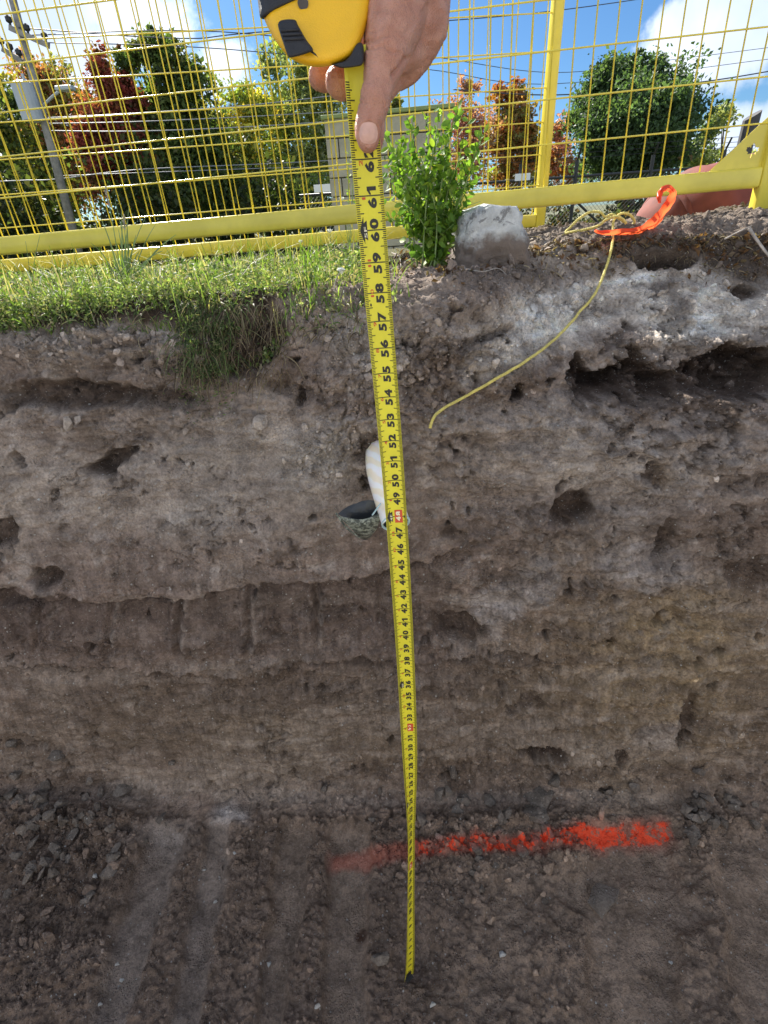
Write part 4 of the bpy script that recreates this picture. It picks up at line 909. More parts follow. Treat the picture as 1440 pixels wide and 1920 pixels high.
def block_shape():
    V = []; F_ = []; nu, nv = 72, 30; rng = np.random.default_rng(3)
    bot = [atY(858, 520, Yb), atY(1026, 520, Yb)]; top = [atY(866, 391, Yb), atY(984, 389, Yb)]
    zb_, zt_ = bot[0][2] - .08, (top[0][2] + top[1][2]) / 2
    for j in range(nv + 1):
        v = j / nv
        for i in range(nu):
            a = 2 * math.pi * i / nu; c, s2 = math.cos(a), math.sin(a); e = .48
            ux = math.copysign(abs(c) ** e, c); uy = math.copysign(abs(s2) ** e, s2)
            hh = min(1, v / .95); x0 = bot[0][0] * (1 - hh) + top[0][0] * hh; x1 = bot[1][0] * (1 - hh) + top[1][0] * hh
            sh = 1.0 if v < .8 else math.sqrt(max(0, 1 - ((v - .8) / .2) ** 2)) * .30 + .70
            if j == nv: sh = .66
            V.append(((x0 + x1) / 2 + (x1 - x0) / 2 * ux * sh, Yb + .085 + .085 * uy * sh, zb_ + (zt_ - zb_) * (v if v < .8 else .8 + .2 * math.sin((v - .8) / .2 * math.pi / 2) * (1 + .04 * math.sin(a * 3 + 1)))))
    for j in range(nv):
        for i in range(nu): F_.append((j * nu + i, j * nu + (i + 1) % nu, (j + 1) * nu + (i + 1) % nu, (j + 1) * nu + i))
    V = np.array(V); c0 = V[-nu:].mean(0); V = np.vstack([V, c0]); F_ = [f for f in F_] + [(nv * nu + i, nv * nu + (i + 1) % nu, len(V) - 1, len(V) - 1) for i in range(nu)]
    ctr = V.mean(0); nn = unit((V - ctr) * [1, 1, .4]); V = V + nn * (.013 * fbm(V, 13, 4) + .0045 * fbm(V, 55, 4) - .009 * sstep(1 - np.abs(fbm(V, 14, 3, off=4.)) * 4, .7, 1))[:, None]
    me = bpy.data.meshes.new('stone_block'); me.from_pydata(V.tolist(), [], [f if f[2] != f[3] else f[:3] for f in F_]); me.update(); return smooth(me)
obj('stone_block', block_shape(), M['concrete'], label='pale weathered concrete block half buried at the lip of the trench', cat='concrete block')

# ------------------------------------------------------------------ yellow cord
M['cord'] = plain('yellow_cord', (.66, .56, .16), .7, var=.15, scale=120, bump=.0012, bscale=500)
cord = []
for q in ((805, 803), (811, 784), (824, 771), (870, 745), (930, 710), (990, 674), (1045, 630), (1083, 588), (1112, 553), (1132, 508), (1143, 470)):
    p, n = hit(*q); cord.append(np.array(p) + np.array([0, -.010, .004]))
Ym = cord[-1][1] + .03
for (x, y, dy) in ((1150, 436, .02), (1151, 414, .04), (1164, 402, .05), (1181, 403, .05), (1189, 416, .05), (1178, 424, .06), (1164, 412, .07), (1148, 402, .08), (1134, 407, .08), (1127, 399, .08), (1106, 399, .09), (1082, 414, .1), (1060, 436, .1),
                   (1076, 434, .06), (1102, 429, .05), (1122, 424, .04), (1136, 412, .04), (1152, 406, .03), (1166, 410, .03), (1175, 420, .03)):
    cord.append(atY(x, y, Ym + dy))
cs_ = np.array(spline(cord, 10)); cl2 = np.r_[0, np.cumsum(np.linalg.norm(np.diff(cs_, axis=0), axis=1))]; cu_ = np.arange(0, cl2[-1], .003); cs_ = np.stack([np.interp(cu_, cl2, cs_[:, k]) for k in range(3)], 1)
cs_ = cs_ + .0016 * np.stack([fbm(cs_, 25, 2, off=o_) for o_ in (1., 2., 3.)], 1)
cm_ = MB(); td_ = unit(np.gradient(cs_, axis=0)); ua = unit(np.cross(td_, [0, 1, .2])); va = np.cross(td_, ua)
for k in range(3):
    ph = 2 * math.pi * k / 3 + cu_ / .017 * 2 * math.pi; cm_.tube(cs_ + (ua * np.cos(ph)[:, None] + va * np.sin(ph)[:, None]) * .0017, .0018, 5)
cm_.build('cord', M['cord'], sm=True, label='yellow cord looped on the mound and trailing down the pale slope', cat='cord')

# ------------------------------------------------------------------ orange flagging ribbon and fallen drum
m_, t_ = newmat('orange_film'); t_.p.inputs['Base Color'].default_value = (.95, .10, .03, 1); t_.p.inputs['Roughness'].default_value = .35
tr_ = t_.new('ShaderNodeBsdfTranslucent'); tr_.inputs[0].default_value = (1.0, .16, .05, 1); mx_ = t_.new('ShaderNodeMixShader'); mx_.inputs[0].default_value = .55
t_.link(t_.p.outputs[0], mx_.inputs[1]); t_.link(tr_.outputs[0], mx_.inputs[2]); t_.link(mx_.outputs[0], t_.o.inputs[0]); M['film'] = m_
Yr = hit(1190, 452)[0].y - .01
cl_ = [(1115, 432, 4, 0), (1128, 436, 8, 0), (1165, 435, 11, .01), (1200, 431, 13, .02), (1226, 416, 17, .03), (1243, 396, 15, .035), (1257, 376, 14, .03), (1262, 361, 13, .03), (1252, 352, 11, .03), (1241, 357, 10, .02), (1236, 368, 9, .01), (1237, 381, 6, .0)]
C_ = spline([(x, y, w_, d) for x, y, w_, d in cl_], 6); V = []
for i, q in enumerate(C_):
    d = np.array(C_[min(i + 1, len(C_) - 1)])[:2] - np.array(C_[max(i - 1, 0)])[:2]; d = d / max(1e-6, np.linalg.norm(d)); nrm = np.array([-d[1], d[0]]) * q[2] * .52 * (1 + .16 * math.sin(i * .9) * math.sin(i * .37))
    V += [atY(q[0] + nrm[0], q[1] + nrm[1], Yr + q[3] + .012), atY(q[0] + nrm[0] * .2, q[1] + nrm[1] * .2, Yr + q[3] - .004 + .005 * math.sin(i * .7)), atY(q[0] - nrm[0], q[1] - nrm[1], Yr + q[3] + .004)]
F_ = [(i * 3 + j, i * 3 + j + 1, i * 3 + j + 4, i * 3 + j + 3) for i in range(len(C_) - 1) for j in (0, 1)]
obj('flagging_ribbon', mesh_np('flagging_ribbon', V, F_, sm=True), M['film'], label='bright orange plastic ribbon curling up from the mound', cat='ribbon')
M['drum'] = plain('faded_orange_plastic', (.15, .036, .026), .85, var=.4, scale=7); M['band'] = plain('white_reflective_band', (.78, .76, .72), .4, var=.08, scale=20)
ax0 = atY(1236, 452, 2.02); Dv = unit(np.array([.97, .16, .115])); uu = unit(np.cross(Dv, [0, 0, 1])); vv = np.cross(uu, Dv)
dr = empty('traffic_drum', ax0 - [0, 0, .15], label='dull orange-red plastic drum lying on its side behind the fence post', cat='traffic drum')
def lathe(prof_, name, mat, n=40):
    mb = MB(); mb.tube([ax0 + Dv * a for a, r in prof_], [r for a, r in prof_], n); return mb.build(name, mat, dr, sm=True)
lathe([(-.075, .05), (-.07, .095), (-.03, .135), (.0, .155)], 'drum_end', M['drum']); lathe([(-.002, .156), (.004, .164), (.012, .166), (.014, .166)], 'drum_rim', M['drum'])
lathe([(.012, .170), (.10, .200), (.11, .206), (.13, .208), (.14, .204), (.34, .212), (.35, .212), (.37, .212), (.38, .208), (.60, .225), (.62, .26), (.65, .26), (.66, .2)], 'drum_body', M['drum'])

# ------------------------------------------------------------------ cut pipe and torn liner in the face
m_, t_ = newmat('cream_wavy_plastic'); tc_2 = t_.new('ShaderNodeNewGeometry').outputs['Position']
wv = t_.new('ShaderNodeTexWave', wave_type='BANDS', bands_direction='DIAGONAL'); wv.inputs['Scale'].default_value = 14; wv.inputs['Distortion'].default_value = 5; wv.inputs['Detail'].default_value = 2; wv.inputs['Detail Scale'].default_value = 1.2; t_.link(tc_2, wv.inputs['Vector'])
t_.link(t_.mix(t_.ramp(wv.outputs['Fac'], .2, .8), (.93, .82, .64), (.94, .92, .89)), t_.p.inputs['Base Color']); t_.p.inputs['Roughness'].default_value = .3; t_.p.inputs['Subsurface Weight'].default_value = .3; t_.p.inputs['Subsurface Radius'].default_value = (.02, .012, .006); M['pipe'] = m_
M['rim'] = plain('pale_blue_rim', (.45, .62, .66), .3); M['liner'] = plain('black_plastic_liner', (.03, .034, .04), .28, var=.2, scale=40, bump=.002, bscale=60)
m_, t_ = newmat('soiled_plastic'); g_ = t_.new('ShaderNodeNewGeometry').outputs['Position']
t_.link(t_.mix(t_.ramp(t_.noise(g_, 130, 5, .7), .42, .6), (.06, .07, .06), (.30, .33, .28)), t_.p.inputs['Base Color']); t_.p.inputs['Roughness'].default_value = .4; t_.link(t_.bump(t_.noise(g_, 90, 4, .6), 1, .006), t_.p.inputs['Normal']); M['soiled'] = m_
w0, _n = hit(712, 846); pe = atY(742, 980, .83); wp = np.array(w0) + [0, .05, .01]; dp_ = unit(pe - wp); Lp = np.linalg.norm(pe - wp)
pipe = empty('cut_pipe', pe, label='cream wavy plastic pipe sticking out of the soil face behind the tape', cat='pipe')
u1, v1 = (np.array(q) for q in perp(dp_)); Vp = []; n_ = 32; RP = .0275
midp = (wp + pe) / 2 + np.array([-.013, .0, .018])
cen = spline([wp, midp, pe], 12)
mb = MB().tube(cen, RP, 32, cap=False); ns_ = len(cen)
mb2 = MB().tube(cen[-8:], RP - .003, 32, cap=False); mb.build('pipe_wall', M['pipe'], pipe, sm=True); mb2.build('pipe_lining', M['liner'], pipe, sm=True)
rt_ = []; 
for k in range(33):
    a = 2 * math.pi * k / 32; rt_.append(np.array(cen[-1]) + (u1 * math.cos(a) + v1 * math.sin(a)) * (RP - .0012))
MB().tube(rt_, .0026, 6, cap=False).build('pipe_rim', M['rim'], pipe, sm=True)
def patch(rows, n=8, amp=.002, seed=1):
    R_ = [spline(r_, n) for r_ in rows]; m = len(R_[0]); V = np.array([q for r_ in R_ for q in r_]); V = V + np.array([0, 1, 0]) * (amp * fbm(V, 60, 3, off=seed))[:, None]
    return V, [(i * m + j, i * m + j + 1, (i + 1) * m + j + 1, (i + 1) * m + j) for i in range(len(R_) - 1) for j in range(m - 1)]
Yq = .84
back = [[atY(x, y, Yq + .03) for x, y in ((634, 963), (655, 949), (690, 938), (717, 943))], [atY(x, y, Yq + .034) for x, y in ((645, 972), (662, 962), (692, 956), (718, 958))], [atY(x, y, Yq + .02) for x, y in ((660, 980), (672, 978), (694, 978), (716, 978))]]
front = [[atY(x, y, Yq) for x, y in ((632, 966), (648, 970), (680, 974), (714, 962))], [atY(x, y, Yq + .004) for x, y in ((648, 980), (660, 984), (686, 986), (712, 976))], [atY(x, y, Yq + .02) for x, y in ((664, 996), (674, 999), (690, 1000), (706, 992))], [atY(x, y, Yq + .05) for x, y in ((676, 1008), (682, 1011), (690, 1010), (698, 1003))]]
ln = empty('torn_liner', atY(690, 980, Yq), label='torn black plastic liner hanging open beside the cream pipe', cat='plastic liner')
for nm, rows_p, mt in (('liner_inside', back, 'liner'), ('liner_flap', front, 'soiled')):
    V, f = patch(rows_p); o = obj(nm, mesh_np(nm, V, f, sm=True), M[mt], ln); so_ = o.modifiers.new('t', 'SOLIDIFY'); so_.thickness = .0012; so_.offset = 0
MB().tube(spline([atY(630, 962, Yq), atY(634, 968, Yq - .002), atY(650, 990, Yq + .005), atY(675, 1008, Yq + .03)], 5), [.0022] * 16, 5).build('folded_edge', M['soiled'], ln, sm=True)
MB().tube(spline([atY(714, 944, Yq - .01), atY(706, 955, Yq - .012), atY(698, 966, Yq - .008)], 5), .0016, 5).build('folded_edge', M['rim'], ln, sm=True)

# ------------------------------------------------------------------ grass and weeds on the bank
rgG = np.random.default_rng(21)
def blades(roots, hgt, wid, lean, colr, rng, segs=3):
    n = len(roots); az = rng.random(n) * 6.283; d = np.c_[np.cos(az), np.sin(az), 0 * az]; side = np.c_[-np.sin(az), np.cos(az), 0 * az]; side = unit(side + rng.normal(size=(n, 3)) * .2)
    V = []; 
    for k in range(segs + 1):
        t = k / segs; c = roots + np.array([0, 0, 1.]) * (hgt * t * (1 - .35 * lean * t))[:, None] + d * (hgt * lean * t * t)[:, None]; w_ = (wid * (1 - t) ** .7 * .5 + .0002)[:, None]
        V += [c - side * w_, c + side * w_]
    V = np.stack(V, 1); m = V.shape[1]; f = np.array([(2 * k, 2 * k + 1, 2 * k + 3, 2 * k + 2) for k in range(segs)])
    return V.reshape(-1, 3), (f[None] + (np.arange(n) * m)[:, None, None]).reshape(-1, 4), np.repeat(colr, m, 0)
def bank_points(n, x0, x1, yoff0, yoff1, rng, power=1.0):
    x = x0 + (x1 - x0) * rng.random(n); yl = 1.05 - .07 * x; y = yl + yoff0 + (yoff1 - yoff0) * rng.random(n) ** power
    z = np.array([gz(a, b) for a, b in zip(x, y)]); return np.c_[x, y, z]
gp = np.array([(.15, .25, .045), (.24, .34, .08), (.11, .19, .035), (.36, .34, .16), (.42, .37, .24), (.17, .23, .10)])
P_ = bank_points(22000, -1.75, .08, -.02, 1.25, rgG, 1.2); P_ = P_[(P_[:, 0] < .02) | (rgG.random(len(P_)) < .25)]
dens = fbm(P_, 5, 3, off=3.)
hg = (.014 + .026 * rgG.random(len(P_)) ** 2 + .07 * (rgG.random(len(P_)) < .05)) * (1 + 1.1 * dens.clip(-1, 1)); hg = np.clip(hg, .006, .11)
V, f, c = blades(P_ - [0, 0, .003], hg, .0022 + .0016 * rgG.random(len(P_)), rgG.random(len(P_)) * 1.3, gp[rgG.integers(6, size=len(P_))] * (.7 + .6 * rgG.random((len(P_), 1))), rgG)
obj('grass', mesh_np('grass', V, f, c), M['grass'], kind='stuff', label='short sunlit grass along the top of the bank')
# low broad-leaved cover and feathery weeds
P_ = bank_points(13000, -1.7, .05, -.03, .75, rgG, 1.3); dn = fbm(P_, 7, 3, off=8.); P_ = P_[dn > .08 + .3 * (rgG.random(len(P_)) - .5)]
P_[:, 2] += rgG.random(len(P_)) * .038 * (1 + fbm(P_, 6, 2, off=2.)).clip(.3, 2)
V, f, c = leaves(P_, .011, np.array([(.11, .18, .05), (.20, .27, .09), (.07, .12, .04), (.28, .32, .17), (.34, .30, .20)])[rgG.integers(5, size=len(P_))] * (.7 + .7 * rgG.random((len(P_), 1))), rgG, aspect=.55)
obj('ground_cover', mesh_np('ground_cover', V, f, c), M['leaf'], kind='stuff', label='low leafy weeds mixed through the bank grass')
# sod and roots sagging over the edge left of the tape
def drape(name, px0, px1, y0, y1, n, colr, label, rng, ln_=(.03, .12), kind='stuff', droop=1.0):
    V = []; F_ = []; Cc = []
    for i in range(n):
        p, nn = hit(px0 + (px1 - px0) * rng.random(), y0 + (y1 - y0) * rng.random() ** 1.4); p = np.array(p); nn = np.array(nn); L_ = ln_[0] + (ln_[1] - ln_[0]) * rng.random() ** 2
        d = unit(np.array([rng.normal() * .5, -.35 - .5 * rng.random(), .25 * rng.normal()])); pts = [p + nn * .002]; 
        for k in range(5): d = unit(d + np.array([rng.normal() * .12, .03, -.34 * droop])); pts.append(pts[-1] + d * L_ / 5)
        w_ = .0007 + .0010 * rng.random(); sd_ = unit(np.cross(d, [0, 1, 0.1])); b0 = len(V)
        for k, q in enumerate(pts): ww = w_ * (1 - k / 6); V += [q - sd_ * ww, q + sd_ * ww]
        F_ += [(b0 + 2 * k, b0 + 2 * k + 1, b0 + 2 * k + 3, b0 + 2 * k + 2) for k in range(5)]
        cc = colr[rng.integers(len(colr))] * (.7 + .6 * rng.random()); Cc += [cc] * 12
    return obj(name, mesh_np(name, V, F_, np.array(Cc)), M['grass'], kind=kind, label=label)
rd = np.random.default_rng(31)
rootc = np.array([(.20, .15, .10), (.30, .25, .17), (.12, .09, .06)]); grc = np.array([(.10, .16, .05), (.16, .22, .08), (.06, .10, .035), (.24, .24, .13)])
drape('hanging_grass', 335, 455, 565, 680, 260, grc, 'clump of dark grass sagging down the soil face left of the tape', rd, (.02, .09))
drape('hanging_roots', -20, 700, 500, 640, 700, rootc, 'fine roots dangling from the torn edge of the turf', rd, (.015, .06))
drape('hanging_roots', 330, 540, 570, 720, 500, rootc, 'matted pale roots in the sagging sod clump', rd, (.02, .08))
drape('hanging_grass', -20, 700, 500, 615, 900, grc * 1.4, 'pale grass blades flopping over the edge of the bank', rd, (.012, .04), droop=.6)
drape('hanging_roots', 735, 1440, 440, 520, 500, rootc * 1.2, 'dry roots and fibres along the crumbly edge right of the tape', rd, (.01, .035), droop=.4)
hp = []; hc = []
for i in range(1900):
    p, nn = hit(388 + rd.normal() * 26 + 14 * math.sin(i), 645 + rd.normal() * 50); hp.append(np.array(p) + np.array(nn) * (.004 + .045 * rd.random() ** 2)); hc.append(grc[rd.integers(4)] * (.6 + .6 * rd.random()))
V, f, c = leaves(np.array(hp), .0075, np.array(hc), rd, aspect=.35); obj('hanging_foliage', mesh_np('hanging_foliage', V, f, c), M['leaf'], kind='stuff', label='feathery green leaves in the sagging sod clump')
ov = []; oc = []
for i in range(5200):
    x_ = -30 + 730 * rd.random(); yl = np.interp(x_, [0, 250, 480, 700], [608, 570, 545, 505]); p, nn = hit(x_, yl + rd.normal() * 14 - 8); ov.append(np.array(p) + np.array([0, -.3, 1]) * .03 * rd.random()); oc.append((grc[rd.integers(4)] * 1.1 + (.03, .03, .01)) * (.7 + .9 * rd.random()))
V, f, c = leaves(np.array(ov), .009, np.array(oc), rd, aspect=.45); obj('ground_cover', mesh_np('ground_cover', V, f, c), M['leaf'], kind='stuff', label='small leaves spilling over the turf edge')
# leaf litter
lp_ = []; lc_ = []
for i in range(700):
    x_ = 740 + 720 * rd.random(); 
    if 850 < x_ < 1000 and rd.random() < .6: continue
    p, nn = hit(x_, np.interp(x_, [740, 860, 1050, 1250, 1440], [470, 480, 452, 445, 440]) + abs(rd.normal()) * 22 * (1.8 if x_ > 1320 else 1)); lp_.append(np.array(p) + np.array(nn) * .004); lc_.append(np.array([(.13, .075, .05), (.22, .12, .06), (.14, .105, .08), (.24, .18, .14)])[rd.integers(4)] * (.6 + .6 * rd.random()))
V, f, c = leaves(np.array(lp_), .017, np.array(lc_), rd, aspect=.6); obj('leaf_litter', mesh_np('leaf_litter', V, f, c), M['leaf'], kind='stuff', label='curled dead leaves and bark scattered on the mound')
M['twig'] = plain('grey_twig', (.34, .30, .26), .85, var=.3, scale=60)
def twig(pts, r, label):
    P = []
    for x, y, o_ in pts: p, nn = hit(x, y); P.append(np.array(p) + np.array(nn) * o_)
    q = spline(P, 5); return MB().tube(q, [r * (1 - .5 * i / len(q)) for i in range(len(q))], 6).build('twig', M['twig'], sm=True, label=label, cat='twig')
twig([(1392, 443, .02), (1412, 468, .025), (1432, 490, .02), (1455, 520, .02)], .004, 'long pale twig slanting across the crumbly soil at the right edge')
twig([(1352, 455, .012), (1372, 448, .02), (1396, 440, .022)], .002, 'short thin twig above the long pale one')
twig([(735, 478, .006), (748, 490, .012), (752, 508, .008)], .0018, 'thin bent twig just right of the tape')
twig([(862, 505, .004), (900, 516, .008), (930, 510, .008), (948, 520, .006)], .0014, 'fine rootlet curving under the concrete block')

# ------------------------------------------------------------------ single weeds
M['stem'] = plain('green_stem', (.20, .28, .09), .6, var=.2); M['umbel'] = plain('white_umbel', (.78, .80, .72), .7, var=.1)
def stalk(name, base, tops, label, r=.0016, cat='weed', heads=None, leavesn=0, mat='stem', group=None, headr=.012):
    b = np.array(hit(*base)[0]) if len(base) == 2 else np.array(base); t = empty(name, b, label=label, cat=cat, group=group)
    for k, (x, y) in enumerate(tops):
        e = atY(x, y, b[1] + rd.normal() * .01); q = spline([b, b * .5 + e * .5 + [rd.normal() * .006, 0, .004], e], 5)
        MB().tube(q, [r * (1 - .6 * i / 10) for i in range(len(q))], 5).build('stem', M[mat], t, sm=True)
        if heads and k < heads:
            mb = MB()
            for _ in range(34):
                d = unit(rd.normal(size=3)) * headr * rd.random() ** .5 * np.array([1, 1, .45]); p = e + d; s_ = .0016 + .0012 * rd.random()
                mb.add([p + [s_, 0, 0], p + [0, s_, 0], p - [s_, 0, 0], p - [0, s_, 0], p + [0, 0, s_]], [(0, 1, 4), (1, 2, 4), (2, 3, 4), (3, 0, 4)]).tube([e - [0, 0, .008], p], .0003, 3, cap=False)
            mb.build('flower_head', M['umbel'], t)
    return t
stalk('wild_carrot', (612, 478), [(618, 433), (600, 446)], 'white wild carrot flower just left of the tape above the grass', heads=1)
stalk('wild_carrot', (566, 485), [(564, 452)], 'small white flower head standing in the grass against the lower rail', heads=1, headr=.008)
stalk('wild_carrot', (655, 470), [(641, 372), (660, 350)], 'bright white flower head in front of the block building corner', heads=1, headr=.013)
stalk('seed_head', (628, 560), [(640, 506)], 'pale closed seed head leaning out of the torn edge left of the tape', heads=1, headr=.007, mat='twig')
tg = empty('tall_grass', np.array(hit(236, 520)[0]), label='tall green grass stalks rising in front of the yellow rails on the left', cat='tall grass')
bs = np.array(hit(236, 525)[0])
for k, (x, y, dx) in enumerate(((197, 350, -6), (215, 372, 4), (242, 380, 0), (232, 405, 3), (292, 420, 8), (276, 400, -5), (185, 400, -10), (255, 440, 5), (222, 430, 0), (330, 440, 14), (170, 455, -14), (305, 470, 10), (238, 415, 6), (228, 390, -3), (262, 470, 8), (206, 460, -8), (244, 455, 2), (236, 440, -2))):
    b0 = bs + [dx * .0016, rd.normal() * .01, 0]; e = atY(x, y, bs[1] + rd.normal() * .02); q = spline([b0, b0 * .45 + e * .55 + [.004, 0, .012], e], 6); mb = MB(); w_ = .0016 + .0012 * (k > 5)
    sd_ = unit(np.cross(np.array(e) - b0, [0, 1, 0])); vs = []
    for i, p in enumerate(q): ww = w_ * (1 - i / len(q)) + .0003; vs += [p - sd_ * ww, p + sd_ * ww + [0, .0006, 0]]
    mb.add(vs, [(2 * i, 2 * i + 1, 2 * i + 3, 2 * i + 2) for i in range(len(q) - 1)]); mb.build('blade', M['stem'], tg)
    if k in (0, 3): 
        sp2 = MB()
        for i in range(14): p = np.array(q[-1]) - (np.array(q[-1]) - np.array(q[-3])) * (i / 6) + rd.normal(size=3) * .0015; sp2.box(p, .0012, .0010, .0028)
        sp2.build('seed_spike', M['twig'], tg)
for k, (bx, by, tops) in enumerate((((60, 540), 0, [(75, 440), (48, 452)]), ((395, 505), 0, [(372, 445), (386, 440)]), ((440, 500), 0, [(424, 470), (450, 462)]), ((520, 500), 0, [(505, 455)]), ((330, 520), 0, [(345, 470), (310, 462)]))):
    stalk('thin_weed', bx, tops, ['thin two-stemmed weed at the far left against the rails', 'thin weed with crossed stems below the middle of the near rail', 'short forked weed in front of the lower rail', 'single thin stalk in front of the lower rail right of centre-left', 'thin forked weed right beside the tall grass stalks'][k], r=.0012)

# ------------------------------------------------------------------ leafy shrub right of the tape
sb = np.array(hit(775, 478)[0]); sb[1] = min(sb[1] + .06, 1.32); sb[2] = gz(sb[0], sb[1]); rs = np.random.default_rng(8)
shrub = empty('leafy_shrub', sb, label='leafy green shrub with sunlit tips beside the tape and the concrete block', cat='shrub')
lf_pts = []; SM = []
tips = [(825, 205), (800, 225), (770, 235), (742, 262), (720, 250), (858, 215), (845, 250), (815, 262), (785, 285), (755, 300), (735, 320), (868, 272), (905, 252), (880, 300), (850, 320), (825, 300), (800, 330), (770, 345), (742, 365), (860, 365), (836, 385), (880, 345), (752, 400), (790, 395), (730, 410), (815, 410), (850, 425), (775, 425)]
for k, (x, y) in enumerate(tips):
    b0 = sb + [rs.normal() * .018, rs.normal() * .018, 0]; e = atY(x, y, sb[1] + rs.normal() * .035); q = spline([b0, b0 * .55 + e * .45 + [rs.normal() * .012, 0, .02], e], 8)
    MB().tube(q, [.0022 * (1 - .75 * i / len(q)) + .0003 for i in range(len(q))], 5).build('stem', M['stem'], shrub, sm=True)
    for i in range(2, len(q)):
        for _ in range(3): 
            lf_pts.append((np.array(q[i]) + rs.normal(size=3) * .004, i / len(q), e))
    for _ in range(3):
        i = rs.integers(5, len(q) - 1); s0 = np.array(q[i]); s1 = s0 + np.array([rs.normal() * .035, rs.normal() * .02, .02 + .03 * rs.random()])
        MB().tube([s0, (s0 + s1) / 2 + [0, 0, .004], s1], [.0009, .0007, .0004], 4).build('twig', M['stem'], shrub)
        for j in range(7): lf_pts.append((s0 + (s1 - s0) * (j / 6) + rs.normal(size=3) * .003, .7, e))
def leaf_mesh(name, c):
    V = []; n = 5
    for i in range(n + 1):
        t = i / n; w_ = .30 * math.sin(math.pi * min(1, t * 1.02)) ** .8; V += [(-w_, t, .10 * w_ + .06 * t * t), (0, t, .06 * t * t - .03 * math.sin(math.pi * t)), (w_, t, .10 * w_ + .06 * t * t)]
    F_ = [(i * 3 + j, i * 3 + j + 1, i * 3 + j + 4, i * 3 + j + 3) for i in range(n) for j in (0, 1)]
    return mesh_np(name, V, F_, np.array([c] * len(V)), sm=True)
lm = [leaf_mesh('leaf', c) for c in ((.12, .22, .04), (.08, .16, .035), (.20, .34, .05), (.30, .42, .06))]
for m_ in lm: m_.materials.append(M['leaf'])
rs.shuffle(lf_pts)
rest = []
for i, (p, t, e) in enumerate(lf_pts):
    d = unit(rs.normal(size=3) + np.array([0, -.2, .3])); sc = (.012 + .013 * rs.random()) * (1.15 - .3 * t)
    q = Vector(d).to_track_quat('Y', 'Z') @ Matrix.Rotation(rs.random() * 2.5 - 1.2, 4, 'Y').to_quaternion()
    if i < 280:
        o = link(bpy.data.objects.new('leaf', lm[int(rs.integers(4))])); o.parent = shrub; o.matrix_parent_inverse = Matrix.Translation(-shrub.location); o.location = tuple(p.tolist()); o.rotation_mode = 'QUATERNION'; o.rotation_quaternion = q; o.scale = (sc, sc, sc)
    else: rest.append((p, q, sc, int(rs.integers(4))))
mb = MB(); cc = []
for p, q, sc, k in rest:
    mt = q.to_matrix(); b0 = [tuple(Vector(p.tolist()) + (mt @ v.co) * sc) for v in lm[k].vertices]; mb.add(b0, [tuple(f.vertices) for f in lm[k].polygons]); cc += [((.14, .26, .04), (.10, .20, .035), (.20, .34, .05), (.26, .38, .06))[k]] * len(b0)
obj('small_leaves', mesh_np('small_leaves', mb.v, mb.f, np.array(cc), sm=True), M['leaf'], shrub, kind='stuff')
stalk('young_shoot', (655, 470), [(655, 235), (664, 262)], 'young leafy shoot rising just left of the tape', r=.0018)
sh = [o for o in COL.objects if o.name.startswith('young_shoot')][0]
for i in range(26):
    t = .25 + .75 * i / 26; a = np.array(hit(655, 470)[0]); e = atY(656, 235, a[1]); p = a + (e - a) * t + rs.normal(size=3) * .004; d = unit(np.array([rs.normal(), rs.normal() * .4, .3])); sc = .014 + .008 * rs.random()
    o = link(bpy.data.objects.new('leaf', lm[2 + i % 2])); o.parent = sh; o.matrix_parent_inverse = Matrix.Translation(-sh.location); o.location = tuple(p.tolist()); o.rotation_mode = 'QUATERNION'; o.rotation_quaternion = Vector(d).to_track_quat('Y', 'Z'); o.scale = (sc,) * 3

# ------------------------------------------------------------------ tape case
M['case'] = plain('yellow_case_plastic', (.93, .52, .010), .36, var=.06, scale=30, bump=.0004, bscale=900); M['rubber'] = plain('black_rubber', (.022, .022, .025), .6, var=.15, scale=80, bump=.0006, bscale=700)
def slab(outline, zc, th, name, mat, parent, bev=.006, n=6, steps=6):
    """a thick rounded body from an outline drawn at its own distance"""
    O_ = spline([(x, y, 0) for x, y in outline + outline[:1]], n)[:-1]; P = np.array([cp(q[0], q[1], zc) for q in O_]); c = P.mean(0); rad = np.linalg.norm(P - c, axis=1).mean(); fw = ray(585, 60) / F; V = []; m = len(P)
    prof_ = []
    for k in range(steps + 1):
        a = math.pi / 2 * k / steps; prof_.append((bev * (1 - math.sin(a)), -th / 2 + bev * (1 - math.cos(a))))
    prof_ += [(i_, -z_) for i_, z_ in prof_[::-1]]
    for ins, z_ in prof_: V += [c + (p - c) * (1 - ins / rad) + fw * z_ for p in P]
    V += [c + fw * prof_[0][1], c + fw * prof_[-1][1]]; F_ = [tuple([k * m + i, k * m + (i + 1) % m, (k + 1) * m + (i + 1) % m, (k + 1) * m + i]) for k in range(len(prof_) - 1) for i in range(m)]
    F_ += [(len(V) - 2, (i + 1) % m, i) for i in range(m)] + [(len(V) - 1, (len(prof_) - 1) * m + i, (len(prof_) - 1) * m + (i + 1) % m) for i in range(m)]
    me = bpy.data.meshes.new(name); me.from_pydata([tuple(v) for v in V], [], F_); me.update(); smooth(me); return obj(name, me, mat, parent)
ZC = .413
slab([(487, -10), (489, 12), (500, 44), (520, 80), (546, 109), (580, 123), (616, 123), (648, 111), (668, 92), (682, 60), (694, 10), (696, -60), (670, -120), (580, -134), (510, -100), (490, -50)], ZC, .040, 'case_shell', M['case'], tp, bev=.013)
slab([(484, -10), (487, 12), (493, 36), (520, 25), (555, 9), (600, -8), (700, -14), (701, -62), (674, -126), (580, -140), (505, -104), (486, -50)], ZC, .0435, 'rubber_grip', M['rubber'], tp, bev=.012)
